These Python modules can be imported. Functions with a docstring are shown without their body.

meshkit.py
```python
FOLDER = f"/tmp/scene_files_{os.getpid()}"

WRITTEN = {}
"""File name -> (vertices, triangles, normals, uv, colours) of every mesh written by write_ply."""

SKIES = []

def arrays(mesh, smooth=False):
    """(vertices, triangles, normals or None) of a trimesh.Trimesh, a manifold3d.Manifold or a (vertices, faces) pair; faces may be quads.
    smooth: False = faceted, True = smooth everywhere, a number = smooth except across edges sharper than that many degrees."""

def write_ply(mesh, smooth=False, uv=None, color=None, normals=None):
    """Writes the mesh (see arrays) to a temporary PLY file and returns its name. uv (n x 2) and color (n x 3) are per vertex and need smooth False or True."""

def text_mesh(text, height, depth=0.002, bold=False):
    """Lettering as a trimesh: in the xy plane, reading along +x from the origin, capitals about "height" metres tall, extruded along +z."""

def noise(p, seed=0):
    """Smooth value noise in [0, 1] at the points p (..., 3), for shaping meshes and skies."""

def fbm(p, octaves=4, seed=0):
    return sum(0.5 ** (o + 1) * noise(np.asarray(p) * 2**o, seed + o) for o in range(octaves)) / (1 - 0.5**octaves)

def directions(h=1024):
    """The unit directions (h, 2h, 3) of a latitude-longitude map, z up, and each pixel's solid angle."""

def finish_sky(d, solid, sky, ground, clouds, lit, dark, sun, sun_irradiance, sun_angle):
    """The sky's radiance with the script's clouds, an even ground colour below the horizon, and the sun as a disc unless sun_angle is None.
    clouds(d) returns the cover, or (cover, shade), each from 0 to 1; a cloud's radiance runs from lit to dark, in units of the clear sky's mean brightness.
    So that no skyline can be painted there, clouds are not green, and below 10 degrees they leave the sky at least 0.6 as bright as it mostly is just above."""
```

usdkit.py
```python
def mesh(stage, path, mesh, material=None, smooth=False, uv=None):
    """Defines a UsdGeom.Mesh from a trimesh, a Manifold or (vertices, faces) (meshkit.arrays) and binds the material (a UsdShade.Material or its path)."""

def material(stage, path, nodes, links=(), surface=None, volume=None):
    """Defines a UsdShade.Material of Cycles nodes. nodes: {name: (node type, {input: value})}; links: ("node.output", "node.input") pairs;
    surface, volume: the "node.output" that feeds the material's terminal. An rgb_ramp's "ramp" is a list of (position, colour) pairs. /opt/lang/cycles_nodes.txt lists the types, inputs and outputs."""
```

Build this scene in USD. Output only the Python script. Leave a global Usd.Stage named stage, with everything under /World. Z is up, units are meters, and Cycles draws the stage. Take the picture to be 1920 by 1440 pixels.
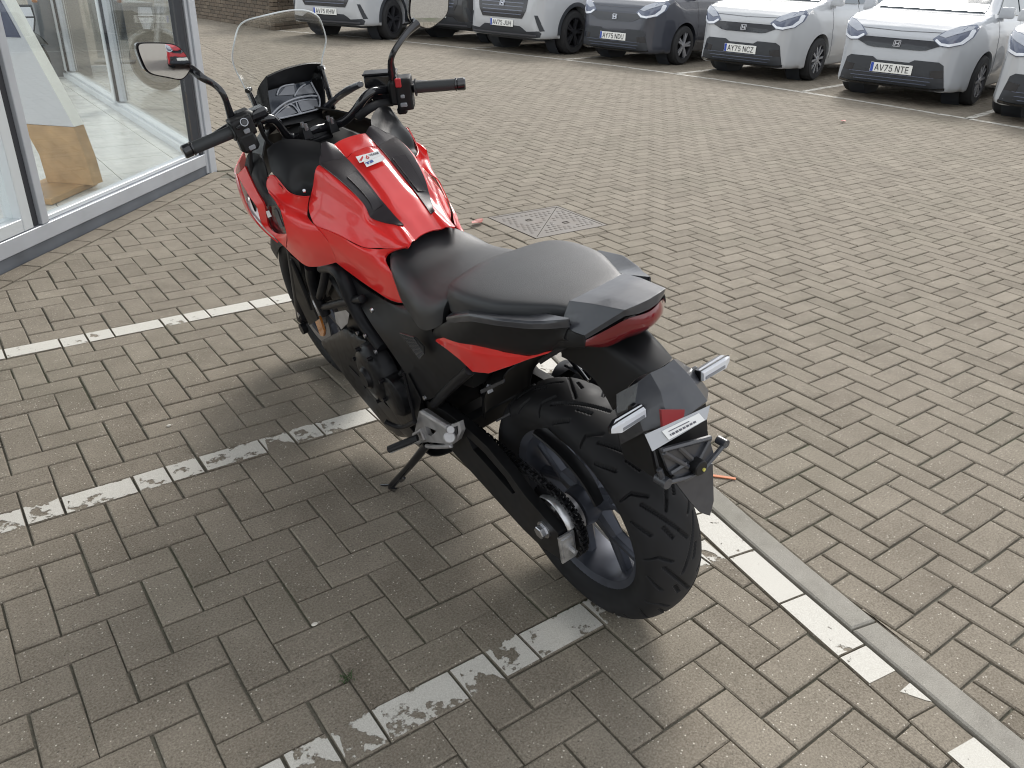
import math, random
import numpy as np, trimesh, shapely
import manifold3d as m3
from shapely.geometry import Polygon, LineString, box as sbox, Point
from shapely.ops import unary_union
from shapely import affinity
from scipy.interpolate import CubicSpline, PchipInterpolator, interp1d
from scipy.spatial import Delaunay
from scipy.spatial.transform import Rotation
from pxr import Usd, UsdGeom, UsdShade, UsdLux, Gf, Sdf, Vt
import usdkit, meshkit

stage = Usd.Stage.CreateInMemory()
UsdGeom.SetStageUpAxis(stage, UsdGeom.Tokens.z)
UsdGeom.SetStageMetersPerUnit(stage, 1.0)
UsdGeom.Xform.Define(stage, '/World')
UsdGeom.Scope.Define(stage, '/World/Looks')
RND = random.Random(7); NR = np.random.default_rng(7)

# ---------------------------------------------------------------- camera, sky, sun
cam = UsdGeom.Camera.Define(stage, '/World/camera')
cam.CreateHorizontalApertureAttr(36.0); cam.CreateVerticalApertureAttr(27.0)
cam.CreateFocalLengthAttr(36.0 * 1515 / 1920)
cam.CreateClippingRangeAttr(Gf.Vec2f(0.05, 500))
cam.CreateExposureAttr(0.64)
cam.AddTransformOp().Set(Gf.Matrix4d(
    0.8089954, -0.5867367, 0.0355879, 0,
    0.2471535, 0.3944584, 0.8850524, 0,
    -0.5333307, -0.7072076, 0.4641290, 0,
    -0.110586, -3.546873, 1.455554, 1))
SUN_DIR = np.array([0.62, 0.48, 0.62]); SUN_DIR /= np.linalg.norm(SUN_DIR)
sun = UsdLux.DistantLight.Define(stage, '/World/sun')
sun.CreateIntensityAttr(0.46); sun.CreateAngleAttr(22.0); sun.CreateNormalizeAttr(True)
sun.CreateColorAttr(Gf.Vec3f(1.0, 0.965, 0.92))
_z = SUN_DIR; _x = np.cross([0, 0, 1], _z); _x /= np.linalg.norm(_x); _y = np.cross(_z, _x)
sun.AddTransformOp().Set(Gf.Matrix4d(*_x, 0, *_y, 0, *_z, 0, 0, 0, 0, 1))
dome = UsdLux.DomeLight.Define(stage, '/World/sky')
dome.GetPrim().SetCustomDataByKey('kind', 'structure')
_sky = usdkit.material(stage, '/World/Looks/sky', {
    'sky': ('sky_texture', {'sky_type': 'single_scattering', 'sun_disc': False, 'sun_elevation': float(math.asin(SUN_DIR[2])),
                            'sun_rotation': float(math.atan2(SUN_DIR[0], SUN_DIR[1])), 'aerosol_density': 2.0}),
    'tc': ('texture_coordinate', {}),
    'map': ('mapping', {'scale': (1.0, 1.0, 2.6)}),
    'cl': ('noise_texture', {'scale': 2.2, 'detail': 6.0, 'roughness': 0.55}),
    'cov': ('map_range', {'from_min': 0.30, 'from_max': 0.62, 'to_min': 0.62, 'to_max': 0.97, 'clamp': True}),
    'shade': ('rgb_ramp', {'ramp': [(0.25, (6.2, 6.5, 7.0)), (0.75, (10.2, 10.4, 10.5))]}),
    'mix': ('mix_color', {'use_clamp': False}),
    'bg': ('background_shader', {'strength': 0.090})},
    [('tc.generated', 'map.vector'), ('map.vector', 'cl.vector'), ('cl.fac', 'cov.value'), ('cov.result', 'mix.fac'), ('cl.fac', 'shade.fac'),
     ('sky.color', 'mix.a'), ('shade.color', 'mix.b'), ('mix.result', 'bg.color')], surface='bg.background')
UsdShade.MaterialBindingAPI.Apply(dome.GetPrim()).Bind(_sky)

# ---------------------------------------------------------------- helpers
def pos(*a): return np.array(a, float)
_count = {}
def path_for(name, parent):
    base = parent.GetPath() if parent is not None else Sdf.Path('/World')
    k = (str(base), name); n = _count.get(k, 0); _count[k] = n + 1
    return str(base.AppendChild(name if n == 0 else f'{name}_{n:03d}'))
def setp(p, label=None, cat=None, group=None, kind=None):
    for k, v in (('label', label), ('category', cat), ('group', group), ('kind', kind)):
        if v: p.SetCustomDataByKey(k, v)
    return p
def obj(name, mesh, mat, parent=None, smooth=35, label=None, cat=None, group=None, kind=None, tone=None):
    if isinstance(mesh, list): mesh = trimesh.util.concatenate([tm(x) for x in mesh])
    g = usdkit.mesh(stage, path_for(name, parent), mesh, M[mat] if isinstance(mat, str) else mat, smooth=smooth)
    if tone is not None:
        UsdGeom.PrimvarsAPI(g).CreatePrimvar('tone', Sdf.ValueTypeNames.FloatArray, 'vertex').Set(Vt.FloatArray.FromNumpy(np.asarray(tone, np.float32)))
    return setp(g.GetPrim(), label, cat, group, kind)
def thing(name, label=None, cat=None, group=None, kind=None, mat4=None, loc=None, rotz=None):
    x = UsdGeom.Xform.Define(stage, path_for(name, None))
    if mat4 is not None: x.AddTransformOp().Set(Gf.Matrix4d(*[float(v) for v in np.asarray(mat4).ravel()]))
    if loc is not None: x.AddTranslateOp().Set(Gf.Vec3d(*map(float, loc)))
    if rotz is not None: x.AddRotateZOp().Set(float(rotz))
    return setp(x.GetPrim(), label, cat, group, kind)
def tm(m):
    if isinstance(m, trimesh.Trimesh): return m
    if hasattr(m, 'to_mesh'):
        q = m.to_mesh(); return trimesh.Trimesh(np.array(q.vert_properties[:, :3]), np.array(q.tri_verts), process=False)
    return trimesh.Trimesh(m[0], m[1], process=False)
def man(t):
    return m3.Manifold(m3.Mesh(np.asarray(t.vertices, np.float32), np.asarray(t.faces, np.uint32)))
def cat(*ms):
    out = []
    for m in ms: out += m if isinstance(m, list) else [m]
    return trimesh.util.concatenate([tm(x) for x in out])
def box(sx, sy, sz, at=(0, 0, 0), r=0.0, rot=None):
    """a box, its edges cut back by r"""
    if r > 0:
        c = []
        for dx in (-1, 1):
            for dy in (-1, 1):
                for dz in (-1, 1):
                    for k in range(3):
                        v = np.array([dx * (sx / 2 - r), dy * (sy / 2 - r), dz * (sz / 2 - r)]); v[k] += (dx, dy, dz)[k] * r; c.append(v)
        t = trimesh.convex.convex_hull(np.array(c))
    else: t = trimesh.creation.box((sx, sy, sz))
    if rot is not None: t.apply_transform(np.block([[np.asarray(rot), np.zeros((3, 1))], [np.zeros((1, 3)), 1]]))
    t.apply_translation(at); return t
def hull(pts): return trimesh.convex.convex_hull(np.asarray(pts, float))
def frame_z(d):
    d = np.asarray(d, float); d = d / np.linalg.norm(d); a = np.array([0, 0, 1.0]) if abs(d[2]) < .9 else np.array([1.0, 0, 0])
    x = np.cross(a, d); x /= np.linalg.norm(x); return np.stack([x, np.cross(d, x), d], 1)
def cyl(a, b, r, r2=None, n=24, cap=0.0):
    a, b = np.asarray(a, float), np.asarray(b, float); L = np.linalg.norm(b - a); r2 = r if r2 is None else r2
    pr = [(0, 0), (r - cap, 0), (r, cap), (r2, L - cap), (r2 - cap, L), (0, L)] if cap else [(0, 0), (r, 0), (r2, L), (0, L)]
    t = trimesh.creation.revolve(np.array(pr), sections=n); T = np.eye(4); T[:3, :3] = frame_z(b - a); T[:3, 3] = a
    t.apply_transform(T); return t
def lathe(profile, at, axis, n=48):
    t = trimesh.creation.revolve(np.array(profile, float), sections=n); T = np.eye(4); T[:3, :3] = frame_z(axis); T[:3, 3] = at
    t.apply_transform(T); return t
def spline(pts, n=8, closed=False):
    p = np.asarray(pts, float)
    if len(p) < 3: return p
    s = np.r_[0, np.cumsum(np.linalg.norm(np.diff(p, axis=0), axis=1) ** .5)]
    c = CubicSpline(s, p, bc_type='periodic' if closed else 'natural')
    return c(np.linspace(0, s[-1], (len(p) - 1) * n + 1))
def tube(pts, r, n=10, seg=6, smooth=True, flat=1.0):
    """a tube through pts with rounded ends; r a number or one per point"""
    p0 = np.asarray(pts, float); rr = np.broadcast_to(np.asarray(r, float), (len(p0),))
    if smooth and len(p0) > 2:
        p = spline(p0, seg); q = np.interp(np.linspace(0, len(p0) - 1, len(p)), np.arange(len(p0)), rr)
    else: p, q = p0, rr
    T = np.gradient(p, axis=0); T /= np.linalg.norm(T, axis=1, keepdims=True)
    N = frame_z(T[0])[:, 0]; V = []
    a = np.linspace(0, 2 * np.pi, n, endpoint=False)
    for k in range(len(p)):
        N = N - T[k] * (N @ T[k]); N /= np.linalg.norm(N); Bn = np.cross(T[k], N)
        V.append(p[k] + q[k] * (np.cos(a)[:, None] * N + flat * np.sin(a)[:, None] * Bn))
    V = np.concatenate(V); F = []
    m = len(p)
    i = np.arange(n); j = (i + 1) % n
    for k in range(m - 1):
        F += [np.stack([k * n + i, k * n + j, (k + 1) * n + j], 1), np.stack([k * n + i, (k + 1) * n + j, (k + 1) * n + i], 1)]
    c0, c1 = len(V), len(V) + 1
    V = np.vstack([V, p[0] - T[0] * q[0] * .35, p[-1] + T[-1] * q[-1] * .35])
    F += [np.stack([np.full(n, c0), j, i], 1), np.stack([np.full(n, c1), (m - 1) * n + i, (m - 1) * n + j], 1)]
    return trimesh.Trimesh(V, np.concatenate(F), process=False)
def panel(rows, t=0.004, d=5, k=3, flip=False, away=None, grid=False):
    """a curved sheet of thickness t through a grid of points; 'away' is a point on its back side"""
    G = np.array(rows, float)
    def along_axis(A, ax):
        q = A.shape[ax]
        if q < 2: return A
        s = np.linspace(0, q - 1, (q - 1) * d + 1)
        if k == 1 or q == 2: return interp1d(np.arange(q), A, axis=ax)(s)
        c1 = CubicSpline(np.arange(q), A, axis=ax, bc_type='natural')(s); c2 = PchipInterpolator(np.arange(q), A, axis=ax)(s); return .35 * c1 + .65 * c2
    S = along_axis(along_axis(G, 0), 1)
    du = np.gradient(S, axis=0); dv = np.gradient(S, axis=1); N = np.cross(du, dv); N /= np.maximum(np.linalg.norm(N, axis=-1, keepdims=True), 1e-9)
    if away is not None and ((S - np.asarray(away)) * N).sum(-1).mean() < 0: N = -N; flip = not flip
    elif away is None and flip: N = -N
    if grid: return S, N
    a, b = S.shape[:2]; V = np.concatenate([S.reshape(-1, 3), (S - N * t).reshape(-1, 3)]); F = []
    I = np.arange(a * b).reshape(a, b); o = a * b
    q = np.stack([I[:-1, :-1], I[1:, :-1], I[1:, 1:], I[:-1, 1:]], -1).reshape(-1, 4)
    F.append(q); F.append(q[:, ::-1] + o)
    e = np.concatenate([I[0, ::-1], I[1:, 0], I[-1, 1:], I[-2:0:-1, -1]])
    e2 = np.roll(e, -1); F.append(np.stack([e2, e, e + o, e2 + o], 1)[:, ::-1])
    F = np.concatenate(F); F = np.vstack([F[:, :3], F[:, [0, 2, 3]]])
    if flip: F = F[:, ::-1]
    t_ = trimesh.Trimesh(V, F, process=False)
    return t_
def mirror(t):
    t = tm(t).copy(); v = np.array(t.vertices); v[:, 0] *= -1
    return trimesh.Trimesh(v, np.array(t.faces)[:, ::-1], process=False)
def plate(pts, t, holes=(), n=None, centre=0.5):
    """a flat plate of thickness t whose outline is the (nearly planar) 3D polygon pts"""
    p = np.asarray(pts, float); c = p.mean(0)
    u, s, vt = np.linalg.svd(p - c); nn = vt[2] if n is None else np.asarray(n, float) / np.linalg.norm(n)
    X = vt[0] - nn * (vt[0] @ nn); X /= np.linalg.norm(X); Y = np.cross(nn, X)
    q = np.stack([(p - c) @ X, (p - c) @ Y], 1); hs = [np.stack([(np.asarray(h, float) - c) @ X, (np.asarray(h, float) - c) @ Y], 1) for h in holes]
    P = Polygon(q, hs).buffer(0)
    if P.geom_type != 'Polygon': P = max(P.geoms, key=lambda g: g.area)
    e = trimesh.creation.extrude_polygon(P, t, engine='earcut')
    v = np.array(e.vertices); w = c + v[:, :1] * X + v[:, 1:2] * Y + (v[:, 2:] - t * centre) * nn
    return trimesh.Trimesh(w, e.faces, process=False)
def extrude(poly, h, z0=0.0):
    t = trimesh.creation.extrude_polygon(poly, h, engine='earcut'); t.apply_translation((0, 0, z0)); return t
def xf(t, Rm=np.eye(3), at=(0, 0, 0)):
    t = tm(t).copy(); t.vertices = np.array(t.vertices) @ np.asarray(Rm, float).T + np.asarray(at, float); return t
def soft(t, length=0.03, it=12):
    mm = man(t).refine_to_length(length); q = tm(mm)
    q = trimesh.Trimesh(q.vertices, q.faces, process=True)
    trimesh.smoothing.filter_taubin(q, lamb=.5, nu=.52, iterations=it); return q

# ---------------------------------------------------------------- materials
M = {}
def mat(name, color, rough=0.5, metal=0.0, coat=0.0, spec=0.5, bump=None, vary=None, bevel=None, trans=0.0, ior=1.5, alpha=None, emit=None, scr=0.0):
    nodes = {'p': ('principled_bsdf', {'base_color': color, 'roughness': rough, 'metallic': metal, 'coat_weight': coat, 'specular_ior_level': spec,
                                       'transmission_weight': trans, 'ior': ior})}
    links = []
    if emit: nodes['p'][1].update(emission_color=emit[0], emission_strength=emit[1])
    if vary or bump or scr: nodes['tc'] = ('texture_coordinate', {})
    if vary:   # (scale, amount): uneven colour; also slightly uneven gloss
        nodes['n'] = ('noise_texture', {'scale': vary[0], 'detail': 5.0})
        lo = [c * (1 - vary[1]) for c in color]; hi = [min(1, c * (1 + vary[1])) for c in color]
        nodes['r'] = ('rgb_ramp', {'ramp': [(0.3, lo), (0.7, hi)]})
        nodes['rr'] = ('map_range', {'from_min': .3, 'from_max': .7, 'to_min': max(0.02, rough - .07), 'to_max': rough + .07})
        links += [('tc.object', 'n.vector'), ('n.fac', 'r.fac'), ('r.color', 'p.base_color'), ('n.fac', 'rr.value'), ('rr.result', 'p.roughness')]
    if bump:   # (scale, strength, distance)
        nodes['bn'] = ('noise_texture', {'scale': bump[0], 'detail': 3.0}); nodes['b'] = ('bump', {'strength': bump[1], 'distance': bump[2]})
        links += [('tc.object', 'bn.vector'), ('bn.fac', 'b.height'), ('b.normal', 'p.normal')]
    if bevel:
        nodes['bv'] = ('bevel', {'samples': 4, 'radius': bevel})
        links += [('bv.bevel', 'b.normal' if bump else 'p.normal')]
        if coat: links += [('bv.bevel', 'p.coat_normal')]
    M[name] = usdkit.material(stage, f'/World/Looks/{name}', nodes, links, surface='p.BSDF'); return M[name]
def glassmat(name, tint, f0=.05, f1=.75, rough=0.0):
    M[name] = usdkit.material(stage, f'/World/Looks/{name}', {'f': ('layer_weight', {'blend': .5}), 'pw': ('math', {'math_type': 'power', 'value2': 4.0}),
        'mr': ('map_range', {'from_min': 0.0, 'from_max': 1.0, 'to_min': f0, 'to_max': f1}), 't': ('transparent_bsdf', {'color': tint}),
        'g': ('glossy_bsdf', {'color': (1.0, 1.0, 1.0), 'roughness': rough}), 'm': ('mix_closure', {})},
        [('f.facing', 'pw.value1'), ('pw.value', 'mr.value'), ('mr.result', 'm.fac'), ('t.BSDF', 'm.closure1'), ('g.BSDF', 'm.closure2')], surface='m.closure'); return M[name]

# stone and paving
def stonemat(name, dark, light, grain=190.0, speck=0.85, moss=0.0, tone=True, rough=0.88, mosscol=(.17, .165, .115)):
    nodes = {'g': ('geometry', {}), 'n1': ('noise_texture', {'scale': grain, 'detail': 4.0, 'roughness': .8}), 'n1c': ('map_range', {'from_min': .36, 'from_max': .64, 'clamp': True}),
             'n2': ('noise_texture', {'scale': 6.0, 'detail': 5.0, 'roughness': .65}), 'n3': ('noise_texture', {'scale': 34.0, 'detail': 3.0}),
             'v': ('voronoi_texture', {'scale': 150.0}), 'vs': ('map_range', {'from_min': .16, 'from_max': .34, 'to_min': 1.0, 'to_max': 0.0, 'clamp': True}), 'vc': ('separate_color', {}),
             'vn': ('map_range', {'from_min': .90, 'from_max': .95, 'to_min': 0.0, 'to_max': speck, 'clamp': True}), 'vm': ('math', {'math_type': 'multiply'}),
             'dn': ('map_range', {'from_min': .12, 'from_max': .05, 'to_min': 0.0, 'to_max': min(.7, speck), 'clamp': True}), 'dm': ('math', {'math_type': 'multiply'}), 'dk': ('mix_color', {'b': (.06, .052, .045)}),
             'a': ('attribute', {'attribute': 'tone'}),
             'r1': ('rgb_ramp', {'ramp': [(0.22, dark), (0.78, light)]}),
             's': ('math', {'math_type': 'multiply_add', 'value2': .36, 'value3': .0}), 's2': ('math', {'math_type': 'multiply_add', 'value2': .40}),
             's3': ('math', {'math_type': 'multiply_add', 'value2': .24}),
             'sp': ('mix_color', {'b': (.78, .73, .64)}),
             'hg': ('noise_texture', {'scale': 1.1, 'detail': 5.0, 'roughness': .6}), 'hm': ('map_range', {'from_min': .50, 'from_max': .78, 'to_min': 0.0, 'to_max': moss, 'clamp': True}),
             'gm': ('mix_color', {'b': mosscol}),
             'b': ('bump', {'strength': .6, 'distance': .002}), 'p': ('principled_bsdf', {'roughness': rough, 'specular_ior_level': .3})}
    L = [('g.position', x + '.vector') for x in ('n1', 'n2', 'n3', 'v', 'hg')]
    L += [('n1.fac', 'n1c.value'), ('n1c.result', 's.value1'), ('n2.fac', 's2.value1'), ('s.value', 's2.value3'), ('a.fac', 's3.value1') if tone else ('n3.fac', 's3.value1'), ('s2.value', 's3.value3'),
          ('s3.value', 'r1.fac'), ('v.distance', 'vs.value'), ('v.color', 'vc.color'), ('vc.r', 'vn.value'), ('vs.result', 'vm.value1'), ('vn.result', 'vm.value2'),
          ('vc.r', 'dn.value'), ('dn.result', 'dm.value1'), ('vs.result', 'dm.value2'), ('r1.color', 'dk.a'), ('dm.value', 'dk.fac'), ('dk.result', 'sp.a'), ('vm.value', 'sp.fac'),
          ('sp.result', 'gm.a'), ('hg.fac', 'hm.value'), ('hm.result', 'gm.fac'), ('gm.result', 'p.base_color'), ('n1.fac', 'b.height'), ('b.normal', 'p.normal')]
    M[name] = usdkit.material(stage, f'/World/Looks/{name}', nodes, L, surface='p.BSDF')
stonemat('paver', (.112, .093, .070), (.350, .308, .246), moss=.25)
stonemat('concrete', (.20, .185, .16), (.40, .38, .335), grain=320, speck=.3, moss=.5, tone=False)
stonemat('joint', (.09, .082, .066), (.22, .205, .16), grain=180, speck=.05, moss=1.0, tone=False, mosscol=(.085, .105, .05))
stonemat('ground_stone', (.15, .136, .116), (.33, .304, .262), grain=40, speck=0, tone=False)
mat('brick_wall', (.17, .12, .09), .9, vary=(9, .35), bump=(60, .4, .004))
mat('mortar', (.30, .28, .25), .95)
M['paint'] = usdkit.material(stage, '/World/Looks/paint', {
    'g': ('geometry', {}), 'n': ('noise_texture', {'scale': 26.0, 'detail': 6.0, 'roughness': .62}), 'n2': ('noise_texture', {'scale': 5.0, 'detail': 3.0}),
    'n4': ('noise_texture', {'scale': 400.0, 'detail': 2.0}),
    'w': ('attribute', {'attribute': 'wear'}), 'ad': ('math', {'math_type': 'multiply_add', 'value2': .55}), 'ad2': ('math', {'math_type': 'add'}),
    'th': ('map_range', {'from_min': .865, 'from_max': .905, 'to_min': 0.0, 'to_max': 1.0, 'clamp': True}),
    'c': ('rgb_ramp', {'ramp': [(.3, (.50, .475, .42)), (.7, (.66, .64, .58))]}), 'p': ('principled_bsdf', {'roughness': .75}),
    't': ('transparent_bsdf', {'color': (1, 1, 1)}), 'm': ('mix_closure', {})},
    [('g.position', 'n.vector'), ('g.position', 'n2.vector'), ('g.position', 'n4.vector'), ('n2.fac', 'ad.value1'), ('n.fac', 'ad.value3'), ('ad.value', 'ad2.value1'), ('w.fac', 'ad2.value2'),
     ('ad2.value', 'th.value'), ('th.result', 'm.fac'), ('n4.fac', 'c.fac'), ('c.color', 'p.base_color'), ('p.BSDF', 'm.closure1'), ('t.BSDF', 'm.closure2')], surface='m.closure')

# ---------------------------------------------------------------- ground and paving
gx = 220.0
obj('ground', ([(-gx, -gx, -.016), (gx, -gx, -.016), (gx, gx, -.016), (-gx, gx, -.016)], [(0, 1, 2), (0, 2, 3)]), 'ground_stone', kind='structure', smooth=False)
KERB = np.array([(1.36, -4.3), (1.43, -3.9), (1.539, -3.19), (1.592, -2.83), (1.65, -2.476), (1.725, -2.10), (1.80, -1.75), (1.885, -1.40), (1.98, -1.05), (2.05, -.80)])  # outer edge of the kerb stones
KB = spline(KERB, 6)
def offset_line(L, d):
    T = np.gradient(L, axis=0); T /= np.linalg.norm(T, axis=1, keepdims=True); return L + d * np.stack([-T[:, 1], T[:, 0]], 1)
K_in = offset_line(KB, .085)      # kerb stone inner edge
K_ln = offset_line(KB, .088 + .096)  # inner edge of the white course
split = np.vstack([KB[::1], [(2.35, .3), (2.75, 2.0), (3.2, 4.0), (3.6, 6.5), (4.1, 9.5), (5.0, 16.0), (6.2, 30.0)]])
left_poly = Polygon(np.vstack([K_ln, [(2.0, -.78)], split[len(KB):], [(-12, 30), (-12, -8), (1.2, -8)]])).buffer(0)
right_poly = Polygon(np.vstack([split, [(40, 30), (40, -8), (1.0, -8)]])).buffer(0)
FD = np.array([-.692, -.722]); FN = np.array([.722, -.692]); FC = np.array([1.645, 2.555])   # showroom front: direction, outward normal, corner
cour = .125
bays = [FC + FN * .004, FC + FD * 14, FC + FD * 14 + np.array([-12, 14]), np.array([1.70, 24]), np.array([1.70, 2.50])]
shop_poly = Polygon(bays).buffer(0)
shop_course = shop_poly.buffer(0).buffer(cour, join_style=2).difference(sbox(1.74, 2.0, 2.2, 2.52))
MH = np.array([2.775, .10, 3.345, .61])
mh_poly = sbox(*MH); mh_course = sbox(MH[0] - .1, MH[1] - .1, MH[2] + .1, MH[3] + .1)
view = Polygon([(-.6, -4.3), (-2.4, -2.2), (-3.2, 1.0), (3.0, 26.5), (24.0, 14.5), (24, 3.0), (3.6, -4.6)])
left_poly = left_poly.difference(unary_union([shop_poly, shop_course, mh_course])).intersection(view)
right_poly = right_poly.difference(unary_union([shop_poly, shop_course, mh_course])).intersection(view)
obj('joint_sand', extrude(view.buffer(.3).difference(shop_poly), .004, -.0125), 'joint', kind='structure', smooth=False)

def paver_mesh(quads, gap, ch, z, bottom):
    """quads: (n, m, 2) corner rings (counterclockwise); returns verts (n, 3m, 3), faces of one"""
    Q = np.asarray(quads, float); n, m = Q.shape[:2]; nx = np.roll(Q, -1, 1); pv = np.roll(Q, 1, 1)
    e1 = nx - Q; e1 /= np.maximum(np.linalg.norm(e1, axis=-1, keepdims=True), 1e-9); e0 = Q - pv; e0 /= np.maximum(np.linalg.norm(e0, axis=-1, keepdims=True), 1e-9)
    n1 = np.stack([-e1[..., 1], e1[..., 0]], -1); n0 = np.stack([-e0[..., 1], e0[..., 0]], -1)
    bis = (n0 + n1) / np.maximum(1 + (n0 * n1).sum(-1, keepdims=True), .35)
    A = Q + bis * gap / 2; Bq = Q + bis * (gap / 2 + ch)
    zt = np.broadcast_to(np.asarray(z, float)[:, None], (n, m))
    V = np.concatenate([np.dstack([Bq, zt]), np.dstack([A, zt - ch * .8]), np.dstack([A, np.full((n, m), bottom)])], 1)
    F = [(0, k, k + 1) for k in range(1, m - 1)]
    for k in range(m):
        j = (k + 1) % m
        F += [(k, m + k, m + j), (k, m + j, j), (m + k, 2 * m + k, 2 * m + j), (m + k, 2 * m + j, m + j)]
    return V, np.array(F)
def herringbone(poly, x0, y0, mod, gap, ch):
    """every paver of the region: list of (verts, faces, centre)"""
    b = poly.bounds; i0, i1 = int((b[0] - x0) / mod) - 3, int((b[2] - x0) / mod) + 3; r0, r1 = int((y0 - b[3]) / mod) - 3, int((y0 - b[1]) / mod) + 3
    quads = []
    I, R = np.meshgrid(np.arange(i0, i1), np.arange(r0, r1), indexing='ij'); I = I.ravel(); R = R.ravel()
    for ph, (w, h) in ((0, (2, 1)), (2, (1, 2))):
        k = ((I + R) % 4) == ph; i, r = I[k], R[k]
        X0 = x0 + i * mod; X1 = x0 + (i + w) * mod; Y1 = y0 - r * mod; Y0 = y0 - (r + h) * mod
        quads.append(np.stack([np.stack([X0, Y0], 1), np.stack([X1, Y0], 1), np.stack([X1, Y1], 1), np.stack([X0, Y1], 1)], 1))
    Q = np.concatenate(quads)
    P = shapely.polygons(np.concatenate([Q, Q[:, :1]], 1)); shapely.prepare(poly)
    inside = shapely.contains_properly(poly, P); touch = shapely.intersects(poly, P) & ~inside
    Qi = Q[inside]; Qi = Qi + NR.normal(0, .0011, Qi.shape[:1] + (1, 2)) + NR.normal(0, .0007, Qi.shape)
    out = []
    V, F = paver_mesh(Qi, gap, ch, NR.normal(0, .0007, len(Qi)), -.0125)
    out += [(V[k], F, Qi[k].mean(0)) for k in range(len(Qi))]
    for p in P[touch]:
        c = p.intersection(poly)
        for g in getattr(c, 'geoms', [c]):
            if g.geom_type != 'Polygon' or g.area < .0011: continue
            g = shapely.geometry.polygon.orient(g.simplify(.004)); q = np.array(g.exterior.coords)[:-1]
            if len(q) < 3 or g.buffer(-gap / 2 - ch).is_empty: continue
            if abs(g.convex_hull.area - g.area) > 2e-4: q = np.array(shapely.geometry.polygon.orient(g.convex_hull).exterior.coords)[:-1]
            V, F1 = paver_mesh(q[None], gap, ch, [NR.normal(0, .0007)], -.0125); out.append((V[0], F1, q.mean(0)))
    return out
def course(center_line, width, length, gap, ch, z=0.0):
    """a run of stones along a line of points"""
    L = LineString(center_line); n = max(1, int(round(L.length / length))); out = []
    for k in range(n):
        a, b = L.length * k / n, L.length * (k + 1) / n
        pa, pm, pb = (np.array(L.interpolate(s).coords[0]) for s in (a, (a + b) / 2, b))
        pa2 = np.array(L.interpolate(a + .01).coords[0]) - np.array(L.interpolate(max(0, a - .01)).coords[0]); pb2 = np.array(L.interpolate(min(L.length, b + .01)).coords[0]) - np.array(L.interpolate(b - .01).coords[0])
        na = np.array([-pa2[1], pa2[0]]) / np.linalg.norm(pa2); nb = np.array([-pb2[1], pb2[0]]) / np.linalg.norm(pb2)
        q = np.array([pa - na * width / 2, pb - nb * width / 2, pb + nb * width / 2, pa + na * width / 2])
        V, F = paver_mesh(q[None], gap, ch, [z + NR.normal(0, .0006)], -.0125); out.append((V[0], F, q.mean(0)))
    return out
pavers = herringbone(left_poly, 0.0, 0.0, .1, .0052, .0035)
pavers += herringbone(right_poly, 2.470, -1.761 + .0965, .0965, .0065, .004)
pavers += course(offset_line(KB, .088 + .048), .094, .20, .004, .003)
pavers += course([FC + FD * 8 + FN * (cour / 2), FC + FN * (cour / 2) - FD * .03], cour - .01, .21, .006, .003)
pavers += course([(1.70 + cour / 2, 2.58), (1.70 + cour / 2, 8.1)], cour - .01, .21, .006, .003)
c = .05
pavers += course([(MH[0] - .1, MH[1] - c), (MH[2] + .1, MH[1] - c)], .097, .2, .006, .004) + course([(MH[0] - .1, MH[3] + c), (MH[2] + .1, MH[3] + c)], .097, .2, .006, .004)
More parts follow.
